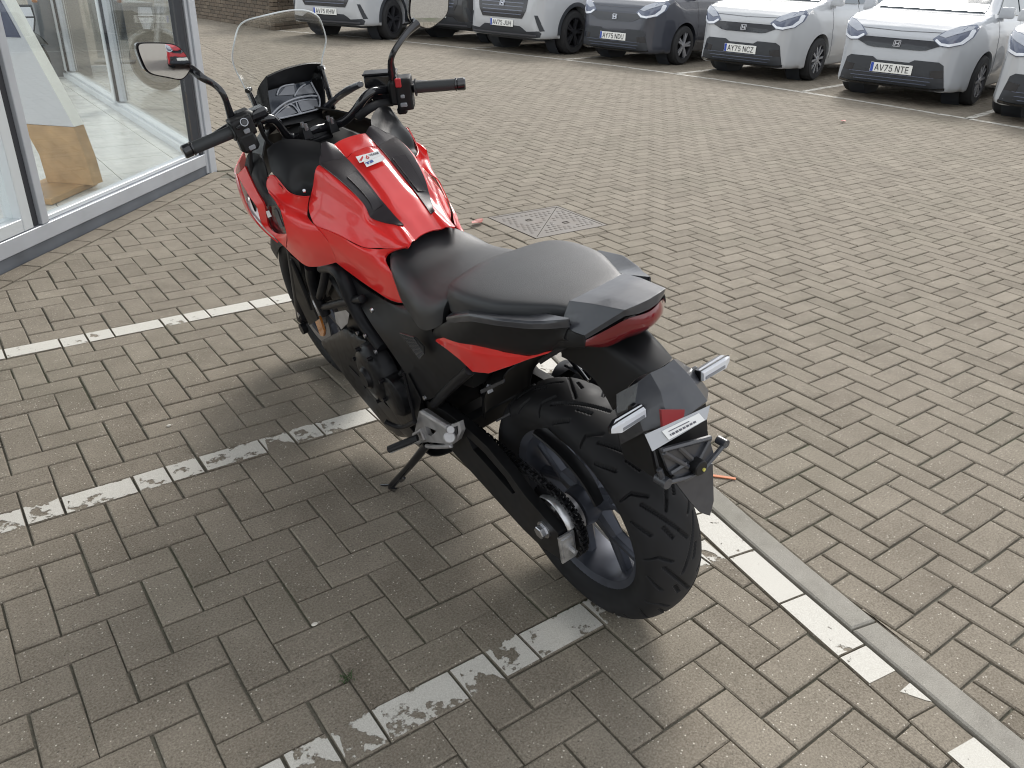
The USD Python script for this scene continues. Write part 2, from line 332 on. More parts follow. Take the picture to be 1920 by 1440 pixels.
pavers += course([(MH[0] - c, MH[1]), (MH[0] - c, MH[3])], .097, .2, .006, .004) + course([(MH[2] + c, MH[1]), (MH[2] + c, MH[3])], .097, .2, .006, .004)
CAMP = np.array([-.11, -3.547])
FWD = np.array([.602, .798])
order = sorted(range(len(pavers)), key=lambda k: np.linalg.norm(pavers[k][2] - CAMP) + (50 if (pavers[k][2] - CAMP) @ FWD < .95 else 0))
tones = NR.normal(.5, .11, len(pavers)).clip(0, 1)
paving = thing('block_paving', kind='structure')
for k in order[:300]:
    obj('paver', (pavers[k][0], pavers[k][1]), 'paver', paving, smooth=False, tone=np.full(len(pavers[k][0]), tones[k]))
Vs, Fs, Ts, off = [], [], [], 0
for k in order[300:]:
    Vs.append(pavers[k][0]); Fs.append(pavers[k][1] + off); off += len(pavers[k][0]); Ts.append(np.full(len(pavers[k][0]), tones[k]))
obj('distant_pavers', (np.concatenate(Vs), np.concatenate(Fs)), 'paver', paving, smooth=False, tone=np.concatenate(Ts), kind='stuff')
print('pavers', len(pavers))
kerb = thing('kerb', kind='structure')
def kstone(a, b):
    s = np.linspace(a, b, 5); L = LineString(KB[::-1]); o = [np.array(L.interpolate(x).coords[0]) for x in s]; L2 = LineString(K_in[::-1]); f = L2.length / L.length
    i = [np.array(L2.interpolate(x * f).coords[0]) for x in s]; return Polygon(o + i[::-1]).buffer(-.002, join_style=2)
Lk = LineString(KB).length; ks = [0, .55, 1.46 - .30, 2.07 - .30]
joints = [0.0, .30, 1.215, 2.13, 3.045, Lk]
for a, b in zip(joints[:-1], joints[1:]):
    if b - a < .03: continue
    p = shapely.geometry.polygon.orient(kstone(a, b)); q = np.array(p.exterior.coords)[:-1]
    V, F = paver_mesh(q[None], .002, .005, [.006], -.0125)
    top = extrude(p.buffer(-.006), .0002, .0058); side = trimesh.Trimesh(V[0], F[len(q) - 2:], process=False)
    obj('kerb_stone', cat(top, side), 'concrete', kerb, smooth=False)

# painted lines: a thin coat on each stone they cross
tops = {}
def paint_line(name, band, wear_fn):
    V, F, W, off = [], [], [], 0
    bb = band.bounds
    for (v, f, cc) in pavers:
        if not (bb[0] - .2 < cc[0] < bb[2] + .2 and bb[1] - .2 < cc[1] < bb[3] + .2): continue
        m = len(v) // 3; p = Polygon(v[m:2 * m, :2]).buffer(-.0015)
        c = p.intersection(band)
        for g in getattr(c, 'geoms', [c]):
            if g.geom_type != 'Polygon' or g.area < 2e-5: continue
            try: t = trimesh.creation.triangulate_polygon(g.segmentize(.02), engine='earcut')
            except Exception: continue
            w = np.column_stack([t[0], np.full(len(t[0]), v[:m, 2].max() + .0012)]); V.append(w); F.append(np.asarray(t[1]) + off); off += len(w); W.append(wear_fn(w[:, 0], w[:, 1]))
    if not V: print('no paint', name); return
    V = np.concatenate(V); F = np.concatenate(F)
    s = np.cross(V[F[:, 1]] - V[F[:, 0]], V[F[:, 2]] - V[F[:, 0]])[:, 2] < 0; F[s] = F[s][:, ::-1]
    p = obj(name, (V, F), 'paint', smooth=False, kind='structure')
    UsdGeom.PrimvarsAPI(UsdGeom.Mesh(p)).CreatePrimvar('wear', Sdf.ValueTypeNames.FloatArray, 'vertex').Set(Vt.FloatArray.FromNumpy(np.concatenate(W).astype(np.float32)))
def edge_wear(y0, y1, base, edge):
    return lambda x, y: base + edge * np.clip(np.abs((y - (y0 + y1) / 2) / ((y1 - y0) / 2)), 0, 1) ** 3
paint_line('painted_line', sbox(-3, -.1, 1.75, 0), edge_wear(-.1, 0, -.18, .16))
paint_line('painted_line', sbox(-3, -1.3, 1.70, -1.2), edge_wear(-1.3, -1.2, -.19, .33))
paint_line('painted_line', Polygon([(-3, -2.5), (1.452, -2.5), (1.466, -2.4), (-3, -2.4)]), edge_wear(-2.5, -2.4, -.18, .36))
kc = offset_line(KB, .088 + .048)
def kband(y0, y1, y1b=None):
    s = (kc[:, 1] >= y0) & (kc[:, 1] <= y1); return LineString(kc[s]).buffer(.047, cap_style=2)
kw = lambda x, y: np.full(np.shape(x), -.05)
paint_line('painted_edge_line', kband(-3.03, -.9), kw)
paint_line('painted_edge_line', Polygon([(1.425, -3.036), (1.512, -3.034), (1.470, -3.105), (1.452, -3.085)]), kw)
paint_line('painted_edge_line', kband(-4.2, -3.185), kw)
# parking bays beyond
BL = np.array([(6.6, 14.1), (7.351, 12.875), (7.858, 12.067), (8.111, 11.287), (8.564, 10.091), (8.901, 8.871), (9.204, 7.923), (9.499, 6.809), (9.70, 5.778), (9.85, 4.891), (9.98, 3.757), (10.04, 2.716), (10.05, 1.406), (10.0, 0.3)])
far_w = lambda x, y: np.full(np.shape(x), -.02)
paint_line('painted_bay_line', LineString(BL).buffer(.05, cap_style=2), far_w)
for a in ((7.858, 12.067), (8.66, 9.80), (9.25, 7.78), (9.72, 5.65), (10.0, 3.55), (10.05, 1.25)):
    d = np.array([.985, .174]) * 3.6; paint_line('painted_bay_line', LineString([a, np.array(a) + d]).buffer(.045, cap_style=2), far_w)

# ---------------------------------------------------------------- the motorcycle (x right, y forward, z up in its own leaning frame)
mat('red', (.66, .018, .016), .32, coat=1.0, vary=(3, .06), bevel=.0025)
mat('black_plastic', (.0050, .0050, .0056), .42, spec=.35, bump=(700, .25, .0006), vary=(14, .25), bevel=.002)
mat('grey_plastic', (.018, .019, .023), .30, coat=.35, spec=.8, bump=(600, .3, .0008), vary=(10, .2), bevel=.002)
mat('strip_plastic', (.016, .012, .014), .40, spec=.4, bump=(500, .3, .0008), bevel=.0015)
mat('gloss_black', (.005, .005, .006), .16, coat=.6, bevel=.0015)
mat('dark_metal', (.008, .008, .0095), .40, spec=.3, metal=.35, vary=(20, .3), bevel=.0015)
mat('engine_metal', (.009, .009, .010), .34, spec=.4, metal=.5, vary=(30, .4), bump=(120, .15, .001), bevel=.002)
mat('wheel_metal', (.070, .075, .092), .34, metal=.55, vary=(8, .12), bevel=.002)
mat('rubber', (.0085, .0085, .0095), .62, spec=.3, vary=(22, .35), bump=(420, .2, .0008))
mat('grip_rubber', (.018, .020, .021), .5, bump=(260, .5, .001))
mat('seat_vinyl', (.013, .0138, .0155), .42, spec=.62, bump=(900, .5, .0008), vary=(5, .15))
mat('alu', (.55, .55, .56), .32, metal=.9, vary=(40, .15), bevel=.001)
mat('cast_alu', (.42, .41, .41), .42, metal=.75, vary=(30, .2), bump=(300, .15, .0006), bevel=.0015)
mat('disc_steel', (.20, .20, .21), .35, metal=.8)
mat('chrome', (.8, .8, .82), .12, metal=1.0)
mat('steel_bolt', (.6, .6, .62), .3, metal=1.0)
mat('red_lens', (.085, .003, .005), .10, coat=1.0, bump=(160, .3, .002))
mat('red_reflector', (.16, .008, .012), .15, coat=1.0)
mat('clear_lens', (.62, .63, .66), .10, coat=1.0, spec=.8, bevel=.001)
mat('amber_lens', (.30, .10, .010), .18, coat=1.0)
mat('white_label', (.78, .78, .77), .4)
mat('label_ink', (.10, .10, .12), .5)
mat('blue_ink', (.05, .09, .30), .4)
mat('red_ink', (.55, .03, .04), .4)
mat('display', (.020, .024, .032), .12, coat=.5)
mat('display_grey', (.20, .205, .22), .25, coat=.5)
mat('pale_trim', (.42, .43, .46), .25, coat=.3)
mat('mirror_glass', (.86, .88, .90), .02, metal=1.0)
mat('switch_red', (.38, .02, .025), .4)
mat('mesh_black', (.005, .005, .005), .6)
mat('yellow_mark', (.55, .50, .12), .4)
glassmat('screen', (.955, .96, .955), .025, .5)
mat('screen_edge', (.72, .76, .76), .12, spec=.8, coat=.5)
mat('clear_tape', (.42, .43, .45), .12, coat=.6)

bF = np.array([[0.975897, -0.0, -0.21823], [0.0, 1.0, 0.0], [0.21823, 0.0, 0.975897]]); bO = np.array([1.095, -2.381, 0.0])
m4 = np.eye(4); m4[:3, :3] = bF.T; m4[3, :3] = bO
BK = thing('motorcycle', 'red and black motorcycle leaning on its side stand, seen from behind', 'motorcycle', mat4=m4)
SPLIT = {'cluster_side', 'clamp_bolt', 'cable', 'panel_screw', 'body_bolt', 'hose_clip', 'mudguard_clip', 'water_hose', 'brake_hose', 'shift_linkage', 'cover_bolt', 'button', 'grille_bars', 'frame_tube', 'display_field', 'display_trim', 'horn_button'}
ONE = {'cover_bolt': 'cover_bolt', 'grille_bars': 'grille_bar'}
def bk(name, mesh, mat_, parent=BK, smooth=40, label=None):
    if isinstance(mesh, list) and name in SPLIT:
        return [obj(ONE.get(name, name), m_, mat_, parent, smooth=smooth, label=label) for m_ in mesh][0]
    return obj(name, mesh, mat_, parent, smooth=smooth, label=label)
def full(h): h = [tuple(map(float, p)) for p in h]; return h + [(-x, y, z) for x, y, z in h[-2::-1]]
IN = (0, .6, .6)
def both(name, mesh, mat_, smooth=40, label=None):
    bk(name, mesh, mat_, smooth=smooth, label=label); bk(name, mirror(mesh) if not isinstance(mesh, list) else [mirror(x) for x in mesh], mat_, smooth=smooth, label=label)

# --- wheels
def tyre(R, prof, grooves, period_n, na, nb=104):
    p = np.array(prof + [(-x, r) for x, r in prof[-2::-1]]); s = np.r_[0, np.cumsum(np.linalg.norm(np.diff(p, axis=0), axis=1))]
    cs = CubicSpline(s, p); t = np.linspace(0, s[-1], nb); q = cs(t); dq = cs(t, 1); nrm = np.stack([-dq[:, 1], dq[:, 0]], 1); nrm /= np.linalg.norm(nrm, axis=1, keepdims=True)
    a = np.linspace(0, 2 * np.pi, na, endpoint=False); per = 2 * np.pi * R / period_n
    A, Tt = np.meshgrid(a, t - s[-1] / 2, indexing='ij'); sx = A * R
    dep = np.zeros_like(A)
    for (x0, y0, x1, y1) in grooves:
        for sg in (1, -1):
            ph = 0 if sg == 1 else per / 2
            for kk in (-1, 0, 1):
                yy = (sx - ph) % per + kk * per; u = np.clip(((Tt * sg - x0) * (x1 - x0) + (yy - y0) * (y1 - y0)) / ((x1 - x0) ** 2 + (y1 - y0) ** 2), 0, 1)
                dd = np.hypot(Tt * sg - x0 - u * (x1 - x0), yy - y0 - u * (y1 - y0)); dep = np.maximum(dep, np.clip((.0034 - dd) / .0015, 0, 1))
    X = q[None, :, 0] + nrm[None, :, 0] * dep * .0055 * np.sign(0) - 0; Rr = q[None, :, 1] - dep * .0065
    X = np.broadcast_to(q[None, :, 0], A.shape) - np.sign(q[None, :, 0]) * dep * .002
    V = np.stack([X, Rr * np.sin(A), Rr * np.cos(A)], -1).reshape(-1, 3)
    I = np.arange(na * nb).reshape(na, nb); J = np.roll(I, -1, 0)
    Fq = np.stack([I[:, :-1], I[:, 1:], J[:, 1:], J[:, :-1]], -1).reshape(-1, 4)
    return trimesh.Trimesh(V, np.vstack([Fq[:, [0, 1, 2]], Fq[:, [0, 2, 3]]])[:, ::-1], process=False)
GR = [(-.014, .0, .056, .120), (.064, .046, .092, .090), (.036, .128, .064, .152), (.064, .152, .092, .146), (.022, .020, .034, .052)]
GR_old = [(.012, .005, .078, .062), (.078, .062, .092, .085), (.045, .085, .083, .112), (.045, .085, .030, .10), (-.002, .06, .03, .125), (.06, .018, .088, .04)]
def wheel(R, prof, cy, cz, ns, phase, rim_w, rim_r, group, seg):
    T = lambda m: xf(m, at=(0, cy, cz))
    w = bk(group, T(tyre(R, prof, GR, 12, seg)), 'rubber', smooth=True)
    c = rim_w
    rp = [(-c, rim_r + .004), (-c, rim_r - .006), (-c + .006, rim_r - .010), (-c + .014, rim_r - .026), (0, rim_r - .031), (c - .014, rim_r - .026), (c - .006, rim_r - .010), (c, rim_r - .006), (c, rim_r + .004), (c - .012, rim_r - .006), (0, rim_r - .012), (-c + .012, rim_r - .006), (-c, rim_r + .004)]
    prf = np.array([(r, x) for x, r in rp])
    t = trimesh.creation.revolve(prf, sections=96); t.vertices = np.array(t.vertices)[:, [2, 1, 0]]; t.fix_normals()
    obj('rim', T(t), 'wheel_metal', w, smooth=40)
    for k in range(ns):
        a0 = phase + 2 * np.pi * k / ns; pr = []
        def sec(r, a, wd, th, xo=0.0):
            e = np.array([0, np.sin(a), np.cos(a)]); f = np.array([0, np.cos(a), -np.sin(a)])
            return [e * r + f * sw * wd + np.array([xo + sx * th, 0, 0]) for sw, sx in ((-1, -.55), (-1, .55), (-.5, 1), (.5, 1), (1, .55), (1, -.55), (.5, -1), (-.5, -1))]
        h = [hull(sec(.035, a0, .026, .024) + sec(.105, a0, .019, .017)), hull(sec(.100, a0 - .03, .012, .017) + sec(rim_r - .022, a0 - .26, .013, .014)), hull(sec(.100, a0 + .03, .012, .017) + sec(rim_r - .022, a0 + .26, .013, .014))]
        obj('spoke', [T(x) for x in h], 'wheel_metal', w, smooth=30)
    hub = lathe([(0, -.055), (.048, -.055), (.052, -.03), (.045, 0), (.052, .03), (.048, .055), (0, .055)], (0, cy, cz), (1, 0, 0))
    obj('hub', hub, 'wheel_metal', w)
    return w
PR = [(-.058, .216), (-.070, .226), (-.079, .246), (-.081, .262), (-.0765, .280), (-.062, .2955), (-.042, .306), (-.02, .3112), (0, .3125)]
rw = wheel(.3125, PR, 0, .3125, 5, -2.290, .064, .226, 'rear_wheel', 1400)
PF = [(-.045, .216), (-.055, .224), (-.061, .240), (-.062, .254), (-.057, .272), (-.044, .287), (-.028, .295), (-.012, .299), (0, .300)]
fw = wheel(.300, PF, 1.525, .300, 5, .3, .050, .226, 'front_wheel', 420)
# sprocket and chain
sp = []
for k in range(41):
    a = 2 * np.pi * k / 41; sp.append((np.array([np.cos(a), np.sin(a)]) * .096)); sp.append(np.array([np.cos(a + .08), np.sin(a + .08)]) * .088)
spk = extrude(Polygon(sp, [[(.055 * np.cos(t), .055 * np.sin(t)) for t in np.linspace(0, 6.28, 40)]]), .007)
RX = np.array([[0, 0, 1.0], [1, 0, 0], [0, 1, 0]])
bk('sprocket', xf(spk, RX, (-.108, 0, .3125)), 'dark_metal', smooth=False)
bk('sprocket_carrier', [lathe([(0, 0), (.062, 0), (.066, .02), (.05, .045), (0, .045)], (-.108, 0, .3125), (1, 0, 0))] + [cyl((-.118, .045 * math.sin(a), .3125 + .045 * math.cos(a)), (-.100, .045 * math.sin(a), .3125 + .045 * math.cos(a)), .008, n=6) for a in np.linspace(0, 6.28, 6)[:-1]], 'cast_alu')
ch = []
ra, rb = .092, .036; pa, pb = np.array([0, .3125]), np.array([.50, .375])
path = [pa + ra * np.array([np.cos(t), np.sin(t)]) for t in np.linspace(np.pi * .54, np.pi * 1.46, 22)]
path += [pb + rb * np.array([np.cos(t), np.sin(t)]) for t in np.linspace(-np.pi * .46, np.pi * .46, 10)]
lr = LineString(np.vstack([path, path[:1]])); nl = int(lr.length / .0158) // 2 * 2
for k in range(nl):
    p, q = (np.array(lr.interpolate((k + d) / nl, normalized=True).coords[0]) for d in (-.08, 1.08)); m_ = (p + q) / 2; an = math.atan2(q[1] - p[1], q[0] - p[0])
    for sx in ((.0065,) if k % 2 else (.0095,)):
        for s_ in (-1, 1): ch.append(box(.0022, np.linalg.norm(q - p), .013, (0, 0, 0), r=.001, rot=None)); ch[-1] = xf(ch[-1], Rotation.from_euler('x', an).as_matrix(), (-.1045 + s_ * sx, m_[0], m_[1]))
    ch.append(cyl((-.1165, m_[0], m_[1]), (-.0925, m_[0], m_[1]), .0038, n=6))
bk('chain', ch, 'engine_metal', smooth=False)
# brake discs
def disc(r0, r1, at): return lathe([(r0, 0), (r1, 0), (r1, .005), (r0, .005), (r0, 0)], at, (1, 0, 0), 60)
for sx in (-1, 1): bk('brake_disc', disc(.115, .148, (sx * .066 - .0025, 1.525, .30)), 'disc_steel')
bk('brake_disc', disc(.085, .12, (.085, 0, .3125)), 'disc_steel')
# --- swingarm (left arm with the chain slot, right arm, cross piece)
def arm(out, X, t, holes=()): return plate([(X, y, z) for y, z in out], t, [[(X, y, z) for y, z in h] for h in holes], n=(1, 0, 0))
SA = [(.50, .440), (.40, .455), (.30, .460), (.20, .448), (.12, .415), (.06, .378), (-.02, .352), (-.056, .340), (-.058, .250), (.03, .232), (.10, .238), (.20, .262), (.32, .292), (.42, .315), (.50, .335)]
slot = [(.30, .428), (.22, .416), (.14, .388), (.105, .360), (.12, .345), (.19, .366), (.28, .392)]
sw = bk('swingarm', [arm(SA, -.136, .026, [slot]), arm(SA, .125, .026), box(.26, .07, .07, (0, .42, .37), r=.015)], 'black_plastic', smooth=30)
obj('adjuster_plate', [plate([(-.156, -.064, .335), (-.156, -.064, .252), (-.114, -.066, .252), (-.114, -.066, .335)], .006), plate([(-.150, -.068, .326), (-.150, -.068, .262), (-.120, -.070, .262), (-.120, -.070, .326)], .004), cyl((-.13, -.09, .29), (-.13, -.06, .29), .006, n=6)], 'alu', sw, smooth=30)
obj('axle_nut', [cyl((-.149, 0, .3125), (-.168, 0, .3125), .017, n=6, cap=.002), cyl((-.146, 0, .3125), (-.153, 0, .3125), .022)], 'steel_bolt', sw)
obj('chain_guide_cover', [tube([pos(-0.1180, 0.0397, 0.3720), pos(-0.1200, -0.0174, 0.3951), pos(-0.1200, -0.0567, 0.3752), pos(-0.1200, -0.0715, 0.3483)], [.006, .011, .013, .012], flat=.35)], 'alu', sw)
bk('chain_guard', panel([[pos(-0.1180, 0.0295, 0.5696), pos(-0.1000, 0.0448, 0.5612), pos(-0.0850, 0.0235, 0.5688)], [pos(-0.1150, -0.0404, 0.5582), pos(-0.1000, -0.0324, 0.5549), pos(-0.0850, -0.0436, 0.5554)], [pos(-0.1150, -0.1167, 0.5295), pos(-0.1000, -0.1109, 0.5267), pos(-0.0850, -0.1176, 0.5243)], [pos(-0.1150, -0.1668, 0.4783), pos(-0.1000, -0.1627, 0.4730), pos(-0.0850, -0.1556, 0.4688)]], .005, away=(-.1, .0, .36)), 'black_plastic')
bk('hugger', panel([full([(-.078, .20, .60), (-.060, .19, .635), (0, .185, .645)]), full([(-.078, .29, .52), (-.06, .305, .545), (0, .31, .55)]), full([(-.075, .325, .42), (-.06, .345, .43), (0, .35, .43)])], .004, away=(0, 0, .31)), 'black_plastic')
# --- seat
bk('rider_seat', panel([full(r) for r in (
    [(-.098, .598, .775), (-.103, .606, .806), (-.070, .612, .834), (0, .618, .843)],
    [(-.128, .545, .735), (-.128, .552, .79), (-.088, .560, .822), (0, .565, .828)],
    [(-.146, .46, .712), (-.146, .465, .768), (-.105, .47, .808), (0, .475, .815)],
    [(-.168, .37, .725), (-.168, .37, .772), (-.128, .37, .812), (0, .37, .820)],
    [(-.172, .295, .760), (-.172, .29, .80), (-.135, .28, .838), (0, .285, .848)],
    [(-.165, .26, .785), (-.16, .25, .82), (-.125, .245, .852), (0, .255, .862)])], .03, away=(0, .4, .6)), 'seat_vinyl')
PS = [(.275, .126, .806, .836, .850), (.235, .150, .818, .866, .880), (.165, .160, .834, .882, .895), (.07, .150, .850, .893, .906), (-.01, .118, .864, .901, .915), (-.066, .090, .880, .906, .921), (-.088, .082, .884, .904, .920)]
pr = []
for i, (y, w, z0, z1, z2) in enumerate(PS):
    yc = y + (.045, .018, .004, .004, 0, -.012, -.016)[i]
    pr.append(full([(-w, y, z0), (-w, y, z1 - .012), (-w * .975, y, z1), (-w * .88, y * .6 + yc * .4, z2 - .004), (-w * .45, y * .2 + yc * .8, z2), (0, yc, z2 + .001)]))
bk('pillion_seat', panel(pr, .022, away=(0, .1, .7)), 'seat_vinyl', smooth=60)
bk('pillion_seat_back', panel([[p * 1.0 for p in np.array(pr[-1])], [p * np.array([.97, 1, 1]) + np.array([0, -.014, -.03]) for p in np.array(pr[-1])]], .01, away=(0, .1, .8)), 'seat_vinyl', smooth=60)
# --- grab rails, tail, lamps
GO = [pos(-0.1700, 0.2270, 0.8143), pos(-0.1780, 0.1546, 0.8518), pos(-0.1800, 0.0990, 0.8769), pos(-0.1700, 0.0136, 0.8958), pos(-0.1430, -0.0599, 0.9051), pos(-0.1260, -0.0915, 0.9097), pos(-0.1040, -0.1323, 0.9202)]
GI = [pos(-0.1580, 0.2324, 0.8148), pos(-0.1520, 0.1999, 0.8354), pos(-0.1490, 0.1610, 0.8529), pos(-0.1360, 0.0677, 0.8724), pos(-0.1130, -0.0170, 0.8885), pos(-0.1000, -0.0571, 0.9017), pos(-0.1000, -0.1291, 0.9205)]
both('grab_rail', panel([[o_ + np.array([.001, 0, -.016]), o_ + np.array([0, 0, -.004]), o_ * .9 + i_ * .1 + np.array([0, 0, .001]), i_ + np.array([0, 0, .001]), i_ + np.array([.002, 0, -.012])] for o_, i_ in zip(GO, GI)], .004, d=4, k=1, away=(0, .1, .7)), 'grey_plastic', smooth=20)
dn_ = np.array([.003, 0, -.010])
both('tail_cover', panel([
    [GO[0] + dn_, (-.168, .31, .745), pos(-0.1570, 0.3280, 0.7083)],
    [GO[2] + dn_, (-.172, .215, .760), pos(-0.1550, 0.1697, 0.7702)],
    [GO[3] + dn_, (-.156, .10, .790), pos(-0.1360, 0.0677, 0.7777)],
    [GO[4] + dn_, (-.128, .0, .815), pos(-0.1100, -0.0061, 0.7893)],
    [GO[5] + dn_, (-.117, -.06, .846), pos(-0.0950, -0.0717, 0.8247)],
    [GO[6] + dn_, (-.114, -.125, .880), pos(-0.1000, -0.1646, 0.8830)]], .004, away=(0, .1, .72)), 'black_plastic')
both('rear_side_panel', panel([
    [pos(-0.1600, 0.3245, 0.7113), pos(-0.1600, 0.3252, 0.7095), pos(-0.1600, 0.3265, 0.7060)],
    [pos(-0.1640, 0.2786, 0.7414), pos(-0.1670, 0.2697, 0.7335), pos(-0.1620, 0.2729, 0.7077)],
    [pos(-0.1660, 0.2050, 0.7690), pos(-0.1700, 0.2008, 0.7503), pos(-0.1600, 0.2216, 0.7001)],
    [pos(-0.1600, 0.1530, 0.7798), pos(-0.1640, 0.1442, 0.7553), pos(-0.1500, 0.1936, 0.6755)],
    [pos(-0.1480, 0.1049, 0.7809), pos(-0.1500, 0.1022, 0.7586), pos(-0.1420, 0.1357, 0.6941)],
    [pos(-0.1380, 0.0643, 0.7802), pos(-0.1380, 0.0573, 0.7699), pos(-0.1300, 0.0552, 0.7450)],
    [pos(-0.1120, 0.0074, 0.7817), pos(-0.1120, 0.0077, 0.7802), pos(-0.1120, 0.0069, 0.7753)],
    [pos(-0.0980, -0.0667, 0.8228), pos(-0.0980, -0.0664, 0.8214), pos(-0.0980, -0.0660, 0.8187)]], .004, k=1, away=(0, .2, .7)), 'red')
tc = [full([(-.100, -.098, .890), (-.069, -.094, .931), (-.035, -.098, .9335), (0, -.100, .934)]), full([(-.104, -.135, .896), (-.062, -.150, .9425), (-.030, -.156, .9455), (0, -.158, .946)]),
      full([(-.101, -.168, .899), (-.050, -.228, .953), (-.026, -.234, .955), (0, -.236, .955)]), full([(-.100, -.166, .888), (-.048, -.224, .938), (-.024, -.234, .936), (0, -.236, .935)])]
bk('tail_cowl', panel(tc, .006, d=4, k=1, away=(0, -.1, .8)), 'grey_plastic', smooth=25)
both('cowl_slot', plate([pos(0.0280, -0.1296, 0.9363), pos(0.0300, -0.1406, 0.9359), pos(0.0340, -0.2142, 0.9345), pos(0.0300, -0.2140, 0.9318)], .003), 'mesh_black', smooth=False)
bk('tail_light', panel([full([(-.101, -.168, .888), (-.07, -.196, .908), (-.035, -.226, .930), (0, -.236, .930)]), full([(-.102, -.171, .880), (-.07, -.200, .890), (-.035, -.230, .906), (0, -.240, .906)]),
    full([(-.096, -.164, .872), (-.065, -.190, .868), (-.032, -.208, .878), (0, -.214, .876)])], .012, d=4, away=(0, 0, .88)), 'red_lens')
bk('tail_underside', panel([full([(-.105, -.02, .77), (0, -.02, .79)]), full([(-.098, -.10, .84), (0, -.10, .83)]), full([(-.094, -.160, .873), (0, -.208, .878)])], .01, k=1, away=(0, -.05, .95)), 'black_plastic')
bk('rear_mudguard', panel([
    full([(-.058, -.03, .770), (-.060, -.05, .86), (-.03, -.06, .875), (0, -.06, .875)]), full([(-.054, -.110, .762), (-.052, -.165, .838), (-.03, -.18, .852), (0, -.182, .852)]),
    full([(-.062, -.185, .715), (-.046, -.235, .802), (-.03, -.258, .822), (0, -.264, .824)])], .004, d=4, away=(0, -.05, .75)), 'black_plastic', smooth=30)
bk('number_plate_hood', panel([
    full([(-.062, -.200, .762), (-.050, -.250, .808), (-.03, -.262, .824), (0, -.268, .826)]), full([(-.086, -.225, .742), (-.078, -.268, .776), (-.036, -.294, .800), (0, -.298, .802)]),
    full([(-.086, -.225, .690), (-.086, -.296, .738), (-.050, -.326, .748), (0, -.332, .750)]), full([(-.080, -.222, .660), (-.082, -.290, .728), (-.046, -.318, .735), (0, -.322, .737)])], .005, d=3, k=1, away=(0, -.15, .7)), 'grey_plastic', smooth=20)
bk('plate_backing', [plate([(-.070, -.300, .725), (.070, -.300, .725), (.060, -.318, .612), (-.060, -.318, .612)], .006), plate([(-.076, -.20, .69), (-.080, -.292, .72), (-.064, -.31, .62), (-.06, -.22, .62)], .006, n=(1, 0, 0)),
    plate([(.076, -.20, .69), (.080, -.292, .72), (.064, -.31, .62), (.06, -.22, .62)], .006, n=(1, 0, 0))], 'black_plastic', smooth=False)
lb = [pos(-0.1095, -0.3261, 0.7616), pos(0.0498, -0.3323, 0.7410), pos(0.0344, -0.3385, 0.7203), pos(-0.1038, -0.3368, 0.7260)]
c0 = np.mean(lb, 0); nL = np.array([0, -1, .30]) / math.hypot(1, .30)
bk('rear_reflector', plate([p - nL * .003 for p in (pos(-0.0602, -0.3188, 0.7860), pos(-0.0094, -0.3262, 0.7612), pos(-0.0173, -0.3308, 0.7459), pos(-0.0674, -0.3284, 0.7540))], .006, n=nL), 'red_reflector', smooth=False)
lab = bk('transport_label', plate([p - nL * 0 for p in lb], .0012, n=nL), 'clear_tape', smooth=False)
u_ = (lb[1] - lb[0]); v_ = (lb[3] - lb[0])
Lq = lambda a, b, o: lb[0] + u_ * a + v_ * b + nL * o
obj('paper', plate([Lq(.22, .18, .002), Lq(.80, .12, .002), Lq(.84, .62, .002), Lq(.26, .78, .002)], .001, n=nL), 'white_label', lab, smooth=False)
ink = [plate([Lq(.30 + .028 * k, .50 - .006 * k, .0032), Lq(.30 + .028 * k + .012 * (1 + k % 2), .50 - .006 * k, .0032), Lq(.305 + .028 * k + .012 * (1 + k % 2), .62 - .007 * k, .0032), Lq(.305 + .028 * k, .62 - .007 * k, .0032)], .0006, n=nL) for k in range(15)]
ink += [plate([Lq(.30, .34 - .02, .0032), Lq(.62, .30 - .02, .0032), Lq(.62, .34 - .02, .0032), Lq(.30, .38 - .02, .0032)], .0006, n=nL)]
obj('print', ink, 'label_ink', lab, smooth=False)
# number plate carrier
cr = [plate([pos(-0.0836, -0.3333, 0.7166), pos(-0.0261, -0.3352, 0.6980), pos(0.0382, -0.3374, 0.6762), pos(0.0474, -0.3423, 0.6268), pos(0.0080, -0.3444, 0.6064), pos(-0.0361, -0.3437, 0.6127), pos(-0.0706, -0.3392, 0.6577)], .006)]
up_ = np.array([0, -.006, 0])
for l_ in ([pos(-0.0838, -0.3407, 0.6432), pos(-0.0359, -0.3425, 0.6253), pos(0.0090, -0.3435, 0.6148), pos(0.0758, -0.3409, 0.6410)], [pos(-0.0793, -0.3341, 0.7093), pos(-0.0260, -0.3404, 0.6459)], [pos(-0.0425, -0.3350, 0.7001), pos(-0.0146, -0.3393, 0.6568)], [pos(0.0366, -0.3375, 0.6746), pos(0.0041, -0.3404, 0.6458)], [pos(-0.0836, -0.3333, 0.7166), pos(0.0382, -0.3374, 0.6762)], [pos(-0.0706, -0.3392, 0.6577), pos(-0.0303, -0.3394, 0.6560)]): cr.append(tube([p_ + up_ for p_ in l_], .0055, n=6, smooth=False))
cr += [cyl(pos(-0.0838, -0.3407, 0.6432) + np.array([0, -.012, 0]), pos(-0.0838, -0.3407, 0.6432) + np.array([0, .016, 0]), .011), cyl(pos(0.0758, -0.3409, 0.6410) + np.array([0, -.010, 0]), pos(0.0758, -0.3409, 0.6410) + np.array([0, .012, 0]), .009), tube([pos(-0.0838, -0.3407, 0.6432), pos(-0.0900, -0.3376, 0.6743)], .006, n=6, smooth=False)]
br = bk('plate_bracket', cr, 'grey_plastic', smooth=30)
obj('boss', [cyl(pos(-0.0056, -0.3412, 0.6376) + np.array([0, -.022, 0]), pos(-0.0056, -0.3412, 0.6376) + np.array([0, 0, 0]), .016, n=20, cap=.002)], 'black_plastic', br)
